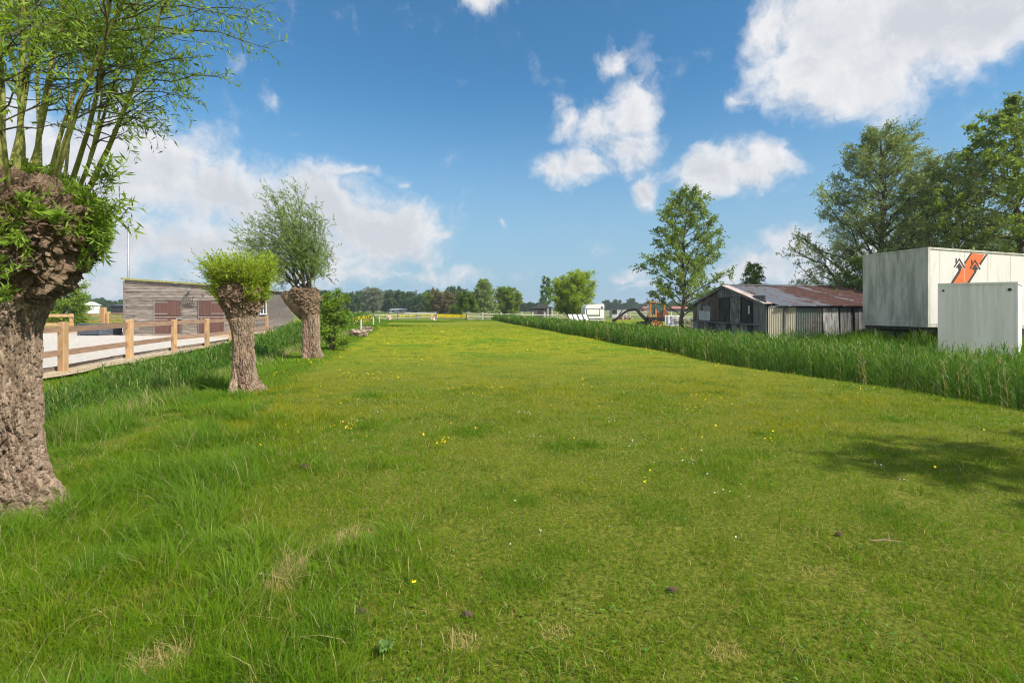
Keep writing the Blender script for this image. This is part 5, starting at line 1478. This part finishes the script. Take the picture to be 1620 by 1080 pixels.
    def house(cx, cy):
        s_ = [[(cx - 92, cy + 148), (cx, cy), (cx, cy + 32), (cx - 78, cy + 162)], [(cx, cy), (cx + 98, cy + 165), (cx + 82, cy + 172), (cx, cy + 32)],
              [(cx - 62, cy + 5), (cx - 44, cy + 5), (cx - 44, cy + 62), (cx - 62, cy + 92)],
              [(cx, cy + 82), (cx + 58, cy + 170), (cx + 20, cy + 170), (cx + 20, cy + 182), (cx - 20, cy + 182), (cx - 20, cy + 165), (cx - 58, cy + 162)]]
        return s_
    ext(house(513, 303), .009, .0115, 'house_arrow', M_BK)
    ext(house(778, 328), .012, .0145, 'house_arrow', M_BK)
trailer()
def box_body():
    A = (at(1485, 16.6), 16.6); B = (at(1609, 15.6), 15.6); d = np.array(B) - np.array(A); pr = np.array([.74, .67]) * 2.1
    fr, Wd = affine(A, B, (A[0] + pr[0], A[1] + pr[1]), 0, 0, 0.0)
    L = float(np.linalg.norm(d)); zt = 2.42
    T = thing('box_container', 'smaller plain grey-white box container standing in the weeds before the stripe trailer', 'container', (A[0], A[1], 0))
    m = MB(); m.box((0, 0, .1), (L, Wd, zt), fr); m.build('body', M_BOX, T, bevel=.01)
    t = MB(); t.box((-.015, -.02, zt - .05), (L + .02, -.002, zt + .015), fr); t.box((-.02, -.02, .1), (.035, -.0021, zt - .052), fr); t.box((L - .035, -.02, .1), (L + .02, -.0021, zt - .052), fr)
    t.box((L + .002, -.001, zt - .05), (L + .02, Wd, zt + .015), fr); t.box((-.02, 0, zt - .05), (-.002, Wd, zt + .015), fr)
    t.build('edge_trim', M_BOX, T)
    for u in (.12, L - .16):
        c = MB(); r0 = .03 if u < 1 else .045
        c.tube([fr([u, -.002, zt - .22]), fr([u, -.04, zt - .22])], r0, 12); c.build('corner_bolt', M_DARKM, T)
    s = MB(); s.box((.1, .1, 0), (L - .1, Wd - .1, .099), fr); s.build('skid', M_DARKM, T)
box_body()

# ------------------------------------------------------------------ excavator
def excavator():
    Y = 49; M_YEL = rust_mat('faded_orange_paint', (.50, .20, .035), (.20, .09, .05), .55, .68, 0, .6)
    X = lambda px: at(px, Y); Z = lambda py: zat(py, Y)
    T = thing('mini_excavator', 'old orange and black mini excavator with its boom stretched out left in the grass', 'excavator', (X(1040), Y, 0))
    for dy in (-.75, .55):
        m = MB(); pts = []
        x0, x1 = X(1014), X(1045)
        m.box((x0 + .2, Y + dy, .0), (x1 - .2, Y + dy + .28, .42)); m.tube([(x0 + .2, Y + dy, .21), (x0 + .2, Y + dy + .28, .21)], .21, 14); m.tube([(x1 - .2, Y + dy, .21), (x1 - .2, Y + dy + .28, .21)], .21, 14)
        m.build('track', M_DARKM, T)
    m = MB(); m.box((X(1022), Y - .7, .45), (X(1056), Y + .7, .85)); m.build('platform', M_DARKM, T, bevel=.04)
    # cab: frame posts, roof, panels
    cx0, cx1 = X(1026), X(1049); zt = Z(478.5); zb = .85
    c = MB()
    for px in (1027, 1034.5, 1049):
        for yy in (-.55, .45): c.box((X(px) - .045, Y + yy, zb), (X(px) + .045, Y + yy + .08, zt))
    c.box((cx0 - .05, Y - .6, zt), (cx1 + .12, Y + .6, zt + .09)); c.build('cab_frame', M_YEL, T)
    gl = MB(); gl.box((X(1028.2), Y - .53, 1.1), (X(1033.6), Y - .51, zt - .06)); gl.box((X(1035.5), Y - .53, 1.35), (X(1048), Y - .51, zt - .06)); gl.box((cx0 - .04, Y - .45, 1.0), (cx0 - .02, Y + .42, zt - .06)); gl.build('cab_window', M_GLASS, T)
    p = MB(); p.box((X(1035.5), Y - .58, zb), (X(1044), Y - .5, 1.33)); p.build('cab_door', simple('dark_rusty_door', (.10, .035, .02), (.06, .03, .02), 5), T)
    hd = MB(); hd.hexa([(X(1044), Y - .62, zb), (X(1054.5), Y - .62, zb), (X(1054.5), Y + .6, zb), (X(1044), Y + .6, zb), (X(1046), Y - .6, 1.62), (X(1055), Y - .6, 1.45), (X(1055), Y + .6, 1.45), (X(1046), Y + .6, 1.62)])
    hd.build('engine_hood', M_YEL, T, bevel=.05)
    ex = MB(); ex.box((X(1034), Y - .62, .5), (X(1036), Y - .5, 1.6)); ex.build('hose_guard', M_YEL, T)
    def arm(name, pts, w, th):
        m = MB()
        for (a, b) in zip(pts[:-1], pts[1:]): m.bar((X(a[0]), Y - .25, Z(a[1])), (X(b[0]), Y - .25, Z(b[1])), th, w)
        return m
    bm = arm('boom', [(1022, 506), (1006.5, 490.5), (1003.5, 489), (993, 491)], .24, .22); bm.build('boom', M_DARKM, T)
    arm('dipper', [(994, 490.5), (985, 495.5), (970, 508)], .20, .18).build('dipper', M_DARKM, T)
    arm('ram', [(1021, 508), (1008, 495)], .09, .09).build('ram', M_DARKM, T)
    arm('ram', [(984.5, 490), (978, 498)], .08, .08).build('ram', M_DARKM, T)
    bk = MB(); bk.hexa([(X(968), Y - .5, Z(508)), (X(973), Y - .5, Z(508)), (X(973), Y + .05, Z(508)), (X(968), Y + .05, Z(508)), (X(967.5), Y - .5, Z(506)), (X(973), Y - .5, Z(503)), (X(973), Y + .05, Z(503)), (X(967.5), Y + .05, Z(506))])
    bk.bar((X(970), Y - .25, Z(508)), (X(971), Y - .25, Z(512)), .08); bk.build('bucket', M_DARKM, T)
    bl = MB(); bl.box((X(1010), Y - .8, .05), (X(1012), Y + .8, .38)); bl.build('dozer_blade', M_DARKM, T)
excavator()

def misc_right():
    M_RUBB = simple('orange_rubble', (.55, .14, .045), (.42, .25, .12), 5, rough=.9, rmix=.7)
    x, y = at(1038, 46.5), 46.5
    T = thing('debris_heap', 'small heap of orange rags and rubble in the grass before the excavator', 'rubbish', (x, y, 0)); m = MB()
    for k in range(60):
        a = rng.normal(0, .33); b = rng.normal(0, .25); h = max(.05, .52 - .5 * abs(a)); q = rng.uniform(.06, .14)
        m.box((-q, -q * .8, -q * .4), (q, q * .8, q * .4), frame((x + a, y + b, rng.uniform(.03, h)), unit(rng.normal(size=3)), unit(rng.normal(size=3)), unit(rng.normal(size=3))))
    m.build('rubble', M_RUBB, T)
    # frames with dark panels (leaning glass lights) between excavator and tree
    Y = 47
    T = thing('cold_frame', 'row of dark glazed garden frames leaning behind the excavator', 'garden frame', (at(1064, Y), Y, 0))
    for k, px in enumerate((1052, 1058.5, 1065, 1071.5)):
        f = frame((at(px, Y), Y, .08), (1, 0, 0), (.12, .45, .9), (0, -.9, .42)); w = .36 if k < 3 else .32
        m = MB()
        for lo, hi in (((0, 0, 0), (.04, 1, .05)), ((w - .04, 0, 0), (w, 1, .05)), ((.04, 0, 0), (w - .04, .04, .05)), ((.04, .96, 0), (w - .04, 1, .05))): m.box(lo, hi, f)
        fo = m.build('frame', M_GALV, T); g = MB(); g.box((.04, .04, .015), (w - .04, .96, .03), f); g.build('pane', M_BLUEG, fo)
    # log/junk pile left of the shed
    x, y = at(1087, 41), 41
    T = thing('timber_stack', 'untidy stack of weathered boards and logs beside the left wall of the tin shed', 'wood pile', (x, y, 0)); m = MB()
    for k in range(34):
        z = .08 + (k // 6) * .16; a = rng.uniform(-.9, .9); m.bar((x + a - .5, y + rng.uniform(-.5, .5), z), (x + a + rng.uniform(.1, .5), y + rng.uniform(-.5, .5), z + rng.uniform(-.03, .08)), rng.uniform(.08, .16), rng.uniform(.05, .14))
    for (a, b) in (((-.5, .1), (.4, 1.1)), ((.1, .3), (-.2, 1.35)), ((.3, .6), (.8, 1.0))): m.bar((x + a[0], y, a[1]), (x + b[0], y, b[1]), .07, .07)
    m.build('boards', M_OLDRAIL, T)
    # white horse trailer
    Y = 62; a, b = at(925.5, Y), at(956.5, Y)
    T = thing('horse_trailer', 'white horse trailer with its ramp facing the field right of the round willow', 'trailer', ((a + b) / 2, Y, 0))
    m = MB(); zt = zat(481, Y)
    pr = [(a + .45, zt), (b - .12, zt), (b, zt - .15), (b, .28), (a, .28), (a, zt - .62), (a + .18, zt - .22)]
    m.poly([(p[0], p[1]) for p in pr], 3.2, frame((0, Y, 0), (1, 0, 0), (0, 0, 1), (0, 1, 0))); m.build('body', M_WHITE, T, bevel=.04)
    r = MB(); r.box((a + .22, Y - .05, .95), (b - .65, Y - .003, 1.5)); rp = r.build('ramp', M_WHITE, T)
    s = MB(); 
    for (x0, x1, z0, z1) in ((a + .16, a + .215, .8, 1.6), (b - .645, b - .58, .8, 1.6), (a + .05, b - .05, 1.62, 1.66), (a + .16, b - .58, .78, .82), (a + .3, b - .1, .40, .48)): s.box((x0, Y - .04, z0), (x1, Y - .003, z1))
    s.build('seal_strip', M_DARKM, T)
    e = MB(); e.tube([(b - .33, Y - .002, zt - .38), (b - .33, Y - .02, zt - .38)], [.13, .13], 14); e.build('round_vent', M_BLUEG, T)
    for xx in (a - .02, b + .02):
        w = MB(); w.tube([(xx - .09, Y + 1.6, .33), (xx + .09, Y + 1.6, .33)], .32, 18); w.build('wheel', M_DARKM, T)
    bp = MB(); bp.box((a, Y - .08, .20), (b, Y - .003, .31)); bp.build('bumper', M_STRAP, T)
    # leaning white panels (jump wings)
    Y = 60
    for k, px in enumerate((898.5, 906, 914, 922)):
        T = thing('leaning_panel', ('leftmost', 'second from left', 'third from left', 'rightmost')[k] + ' of four black-edged white boards leaning before the willow', 'panel', (at(px, Y), Y, 0), 'white boards leaning by the willow')
        x0 = at(px, Y); m = MB(); sk = -.42; w = .44
        f = frame((x0 + .42, Y, .02), (1, 0, 0), (sk, .25, 1.0), (0, -1, .2))
        m.box((0, 0, 0), (w, .98, .03), f); m.build('board', M_WHITE, T)
        e = MB(); e.box((w + .003, 0, -.02), (w + .09, 1.04, .045), f); e.build('edge', M_DARKM, T)
    # dark shed with pavilion roof
    Y = 85; a, b = at(842, Y), at(873, Y)
    T = thing('garden_shed', 'small dark shed with low pointed roof half hidden behind the thin tree', 'shed', ((a + b) / 2, Y, 0))
    m = MB(); m.box((a, Y, 0), (b, Y + 3, 1.75)); m.build('wall', M_GREYB, T)
    r = MB(); r.poly([(a - .2, 1.751), (b + .2, 1.751), ((a + b) / 2, 2.65)], 3.4, frame((0, Y - .2, 0), (1, 0, 0), (0, 0, 1), (0, 1, 0))); r.build('roof', M_FELT, T)
    d = MB(); d.box((a + .9, Y - .04, 0), (a + 1.7, Y - .003, 1.6)); d.build('door', M_TIND, T)
    for px in (867, 873.3):
        p = MB(); p.box((at(px, Y - .3) - .05, Y - .3, 0), (at(px, Y - .3) + .05, Y - .2, 1.75)); p.build('porch_post', M_WHITE, T)
    # grey box shed + car trailer junk behind dipper
    Y = 95; a, b = at(968, Y), at(992, Y)
    T = thing('grey_cabin', 'low grey cabin with a dark end panel behind the excavator boom', 'cabin', ((a + b) / 2, Y, 0))
    m = MB(); m.box((a, Y, 0), (b, Y + 2.5, 1.6)); m.build('wall', M_PALEP, T, bevel=.02); d = MB(); d.box((a + .05, Y - .04, .7), (a + .95, Y - .003, 1.5)); d.build('dark_panel', M_TIND, T); r = MB(); r.box((a - .1, Y - .1, 1.605), (b + .1, Y + 2.6, 1.7)); r.build('roof', M_FELT, T)
    x, y = at(986, 80), 80
    T = thing('rubble_heap', 'low brown and white heap of rubble in front of the grey cabin', 'rubble', (x, y, 0)); m = MB()
    for k in range(70):
        p_ = rng.normal(0, .6); q = rng.uniform(.08, .2); m.box((-q, -q, -q * .5), (q, q, q * .5), frame((x + p_, y + rng.normal(0, .3), rng.uniform(.03, max(.06, .5 - .3 * abs(p_)))), unit(rng.normal(size=3)), unit(rng.normal(size=3)), unit(rng.normal(size=3))))
    m.build('rubble', simple('pale_rubble', (.35, .27, .22), (.16, .10, .08), 3, rmix=.8), T)
    # distant buildings
    def far_house(name, label, px0, px1, py_e, py_r, Y, wallm, roofm, depth=12):
        a, b = at(px0, Y), at(px1, Y); ze, zr = zat(py_e, Y), zat(py_r, Y)
        T = thing(name, label, 'building', ((a + b) / 2, Y, 0))
        MB().box((a, Y, 0), (b, Y + depth, ze)).build('wall', wallm, T)
        r = MB(); r.hexa([(a - .4, Y - .4, ze + .003), (b + .4, Y - .4, ze + .003), (b + .4, Y + depth + .4, ze + .003), (a - .4, Y + depth + .4, ze + .003), (a - .2, Y + depth / 2 - .1, zr), (b + .2, Y + depth / 2 - .1, zr), (b + .2, Y + depth / 2 + .1, zr), (a - .2, Y + depth / 2 + .1, zr)])
        r.build('roof', roofm, T)
        w = MB(); n = max(2, int((b - a) / 3))
        for k in range(n): u = a + (b - a) * (k + .5) / n; w.box((u - .5, Y - .05, ze * .35), (u + .5, Y - .003, ze * .75))
        w.build('windows', M_TIND, T)
    M_RT = simple('red_roof_tiles', (.24, .085, .06), (.30, .12, .09), 2, rmix=.2); M_BR = simple('brick_wall', (.26, .13, .09), (.32, .18, .13), 2)
    far_house('farm_building', 'long low red-roofed farm building on the horizon right of the excavator', 1062, 1102, 488.3, 484.2, 300, M_TIND, M_RT)
    far_house('farm_building', 'small brick house on the horizon left of the excavator cab', 1019, 1029, 487.6, 484.6, 310, M_BR, M_RT, 8)
    far_house('farm_building', 'dark blue barn with a broad low roof beyond the arena left of the stable', 176, 222, 483.5, 477.5, 150, M_TIND, simple('dark_blue_roof', (.055, .065, .095), (.075, .085, .12), 1), 20)
    far_house('farm_building', 'tiny pale house with a white gable far off behind the arena fence', 131.5, 138, 483, 477.5, 190, M_WHITE, M_WHITE, 6)
    far_house('greenhouse', 'long low blue-grey greenhouse in front of the far tree row', 616, 686, 490.2, 487.6, 215, M_PALEP, simple('greenhouse_glass', (.30, .35, .42), (.36, .41, .48), 1, rough=.3), 14)
misc_right()

# ------------------------------------------------------------------ far rail fences, wire fence, stumps, posts
def far_fences():
    Y = 77
    T = thing('rail_fence', 'pale two-rail timber fence across the far end of the field left of the gap', 'fence', (at(640, Y), Y, 0), 'rail fences at the far end of the field')
    for px in (590, 629, 658.5): x = at(px, Y); MB().box((x - .09, Y - .09, 0), (x + .09, Y + .09, 1.05)).build('post', M_GREYB, T)
    x = at(690, Y); MB().box((x - .12, Y - .12, 0), (x + .12, Y + .12, zat(493, Y))).build('post', M_GREYB, T)
    for (p0, z0, p1, z1) in ((584, 498.5, 690, 496.3), (584, 503.8, 690, 501.2), (640, 495.0, 690, 494.3)):
        MB().bar((at(p0, Y - .1), Y - .1, zat(z0, Y)), (at(p1, Y - .1), Y - .1, zat(z1, Y)), .05, .10).build('rail', M_OLDRAIL, T)
    T = thing('rail_fence', 'pale three-rail timber fence right of the gap running behind the reeds', 'fence', (at(790, Y), Y, 0), 'rail fences at the far end of the field')
    for px in (738.5, 764, 793, 826, 843, 862, 882): x = at(px, Y); MB().box((x - .09, Y - .09, 0), (x + .09, Y + .09, 1.15)).build('post', M_OLDRAIL, T)
    for (p0, z0, p1, z1) in ((740, 495.6, 826, 497.3), (740, 500.2, 826, 501.8), (740, 504.8, 826, 506.8), (826, 497.6, 895, 498.6), (826, 501.6, 895, 502)):
        MB().bar((at(p0, Y - .1), Y - .1, zat(z0, Y)), (at(p1, Y - .1), Y - .1, zat(z1, Y)), .05, .11).build('rail', M_OLDRAIL, T)
    T = thing('rail_fence', 'thin pale rails crossing the pasture behind the excavator boom', 'fence', (at(1000, 100), 100, 0), 'rail fences at the far end of the field')
    for px in range(958, 1065, 13): x = at(px, 100); MB().box((x - .06, 99.9, 0), (x + .06, 100.1, 1.15)).build('post', M_OLDRAIL, T)
    for z in (.55, 1.05): MB().bar((at(955, 99.8), 99.8, z), (at(1062, 99.8), 99.8, z), .05, .09).build('rail', M_OLDRAIL, T)
    # wire fence stakes along the left bank
    T = thing('wire_fence', 'thin grey stakes with wire along the foot of the left bank', 'fence', (at(521, 27), 27, 0))
    st = [gp(521.5, 551), gp(571, 526.5), gp(590.5, 516), gp(600, 511)]
    tops = []
    for (x, y) in st: MB().tube([(x, y, -.1), (x, y, .75), (x + .02, y, .9)], [.045, .045, .035], 8).build('post', M_OLDRAIL, T); tops.append((x, y))
    for z in (.45, .8): MB().tube([(x, y, z) for x, y in tops], .004, 4).build('wire', M_GALV, T)
    # sawn stumps lying at the edge
    for (px, py, s, lab) in ((568, 533, .5, 'larger weathered log stump lying at the left edge of the field'), (579, 525, .42, 'smaller pale stump just behind the larger one at the left edge of the field')):
        x, y = gp(px, py); T = thing('log_stump', lab, 'stump', (x, y, 0), 'stumps at the left edge of the field')
        m = MB(); th = np.linspace(0, 2 * np.pi, 36, endpoint=False); rows = []
        for k in range(9):
            t = k / 8; rr = s * (.55 + .25 * np.sin(3 * th + k * .3) * .5 + .12 * rng.normal(size=36)) * (1 if 0 < k < 8 else .75)
            rows.append(np.stack([x - s + 2 * s * t + .03 * rng.normal(size=36), y + rr * .8 * np.cos(th), .24 * s / .5 + rr * .62 * np.sin(th)], 1))
        V = np.concatenate(rows); q = [(k * 36 + i, k * 36 + (i + 1) % 36, (k + 1) * 36 + (i + 1) % 36, (k + 1) * 36 + i) for k in range(8) for i in range(36)]
        m.add(V, q); m.add(np.concatenate([rows[0], [rows[0].mean(0)]]), [(i, (i + 1) % 36, 36) for i in range(36)]); m.add(np.concatenate([rows[-1], [rows[-1].mean(0)]]), [((i + 1) % 36, i, 36) for i in range(36)])
        m.build('wood', simple('cut_log_wood', (.20, .14, .10), (.40, .32, .25), 6, (.4, 1, 1), .9, .6), T)
    # pinkish boulders / sacks on the far fence line
    for (px, wpx, lab) in ((616, 9, 'left pinkish grazing animal shape lying at the far fence'), (684, 9, 'right')):
        pass
far_fences()
def hay_heaps():
    M_P = simple('pinkish_broken_bricks', (.50, .30, .22), (.66, .56, .48), 4, rmix=.6, rough=.9)
    for px, s, lab in ((616, .42, 'pinkish brick heap under the left half of the far rail fence'), (684.5, .38, 'pinkish brick heap beside the end post of the far rail fence')):
        x, y = at(px, 75.5), 75.5
        T = thing('brick_heap', lab, 'bricks', (x, y, 0), 'brick heaps at the far rail fence'); m = MB()
        for k in range(60):
            a = rng.normal(0, s * .5); q = rng.uniform(.06, .13)
            m.box((-q, -q * .6, -q * .4), (q, q * .6, q * .4), frame((x + a, y + rng.normal(0, .2), rng.uniform(.04, max(.08, (1.05 - .9 * abs(a) / s) * .65))), unit(rng.normal(size=3)), unit(rng.normal(size=3)), unit(rng.normal(size=3))))
        m.build('bricks', M_P, T)
hay_heaps()

# yellow flowering weeds on the left bank
def bank_weeds():
    M_Y = leafmat('mustard_flowers', (.66, .52, .02), (.76, .62, .04), None, .3)
    n = 700; Y = rng.uniform(46, 70, n); X = at(1, 1) * 0 + Y * (rng.normal(568, 9, n) - CX) / F + rng.normal(0, .3, n)
    Z = gz(X, Y) + rng.uniform(.4, 1.15, n); S = .05
    P = np.stack([X, Y, Z], 1); d = unit(rng.normal(size=(n, 3))); e = unit(np.cross(d, rng.normal(size=(n, 3))))
    V = np.stack([P - d * S, P + e * S, P + d * S, P - e * S], 1).reshape(-1, 3)
    tag(link('mustard_blossom', rawmesh('mustard_blossom', V, None, np.arange(n * 4).reshape(n, 4), M_Y, np.repeat(rng.random(n), 4))), 'drift of yellow blossom topping the far left bank', 'flowers', kind='stuff')
bank_weeds()

# small things in the foreground grass
def small_things():
    def clod(px, py, s, lab):
        x, y = gp(px, py); z = gz1(x, y); T = thing('soil_clod', lab, 'clod', (x, y, z), 'dark clods on the mown grass'); m = MB()
        th = np.linspace(0, 2 * np.pi, 20, endpoint=False); rows = []
        for k in range(9):
            ph = k / 8 * math.pi * .5; rr = s * math.cos(ph)
            P = np.stack([rr * np.cos(th), rr * np.sin(th) * .8, np.full(20, s * .7 * math.sin(ph))], 1); dsp = 1 + .45 * fb(P * 60 + px, 3); P = P * dsp[:, None] + np.array([x, y, z + .012])
            rows.append(P)
        V = np.concatenate(rows); q = [(k * 20 + i, k * 20 + (i + 1) % 20, (k + 1) * 20 + (i + 1) % 20, (k + 1) * 20 + i) for k in range(8) for i in range(20)]
        m.add(V, q); m.build('clod', M_SOILP, T)
    clod(1064, 934, .030, 'dark purplish clod right of centre in the near mown grass')
    clod(739, 979, .028, 'reddish brown clod near the bottom centre of the grass')
    clod(1327, 848, .022, 'small dark clod above the dry twig at the lower right')
    clod(481, 744, .045, 'flat dark clod at the edge of the long grass left of centre')
    clod(572, 972, .022, 'small rusty clod left of the lone yellow flower')
    # twig
    x, y = gp(1400, 868); T = thing('dry_twig', 'thin pale dry twig lying on the lawn at the lower right', 'twig', (x, y, gz1(x, y)))
    MB().tube([(x - .09, y + .01, gz1(x, y) + .05), (x, y, gz1(x, y) + .06), (x + .11, y - .01, gz1(x, y) + .05)], [.004, .004, .002], 6).tube([(x + .03, y, gz1(x, y) + .06), (x + .06, y + .05, gz1(x, y) + .08)], [.003, .0015], 5).build('stick', M_BARE, T)
    # buttercup in the foreground
    M_Yp = simple('glossy_yellow_petal', (.80, .58, .01), rough=.3)
    x, y = gp(655, 947); z = gz1(x, y); T = thing('buttercup_plant', 'single yellow buttercup in the near grass left of centre', 'flower', (x, y, z))
    MB().tube([(x, y, z), (x + .005, y, z + .05), (x, y, z + .085)], [.0018, .0015, .0012], 6).build('stem', M_WIL, T)
    p = MB()
    for k in range(5):
        a = k * 2 * math.pi / 5; c, s_ = math.cos(a), math.sin(a); o = np.array([x, y, z + .085])
        p.add([o, o + np.array([c * .008 - s_ * .007, s_ * .008 + c * .007, .003]), o + np.array([c * .015, s_ * .015, .007]), o + np.array([c * .008 + s_ * .007, s_ * .008 - c * .007, .003])], [(0, 1, 2, 3)])
    p.build('petals', M_Yp, T)
    # broad-leaved weed at the bottom
    x, y = gp(608, 1040); z = gz1(x, y); T = thing('leafy_weed', 'small rosette of broad grey-green leaves at the bottom left of centre', 'weed', (x, y, z)); m = MB()
    for k in range(16):
        a = k * 2.4; L = rng.uniform(.025, .055); c, s_ = math.cos(a), math.sin(a); o = np.array([x, y, z + .02]); w = .009
        P = [o]; 
        for t, ww, hh in ((.35, .7, .03), (.7, 1., .045), ): P += [o + np.array([c * L * t - s_ * w * ww, s_ * L * t + c * w * ww, hh]), o + np.array([c * L * t + s_ * w * ww, s_ * L * t - c * w * ww, hh])]
        P.append(o + np.array([c * L, s_ * L, .035]))
        m.add(P, [(0, 1, 2), (1, 3, 4), (1, 4, 2), (3, 5, 4)])
    m.build('leaves', leafmat('weed_leaf', (.08, .16, .03), (.13, .22, .05)), T)
small_things()

# ------------------------------------------------------------------ air
def haze():
    m = bpy.data.materials.new('air_haze'); m.use_nodes = True; t = NT(m.node_tree); t.n.clear()
    v = t.new('ShaderNodeVolumePrincipled'); v.inputs['Color'].default_value = (.80, .88, 1.0, 1); v.inputs['Density'].default_value = .00034; v.inputs['Anisotropy'].default_value = .2
    o = t.new('ShaderNodeOutputMaterial'); t.l.new(v.outputs[0], o.inputs['Volume'])
    b = MB(); b.box((-2600, -480, -3), (2600, 5200, 18)); h = b.build('haze', m); h['kind'] = 'stuff'; h['label'] = 'thin pale summer haze over the far fields and tree row'; h['category'] = 'haze'
haze()
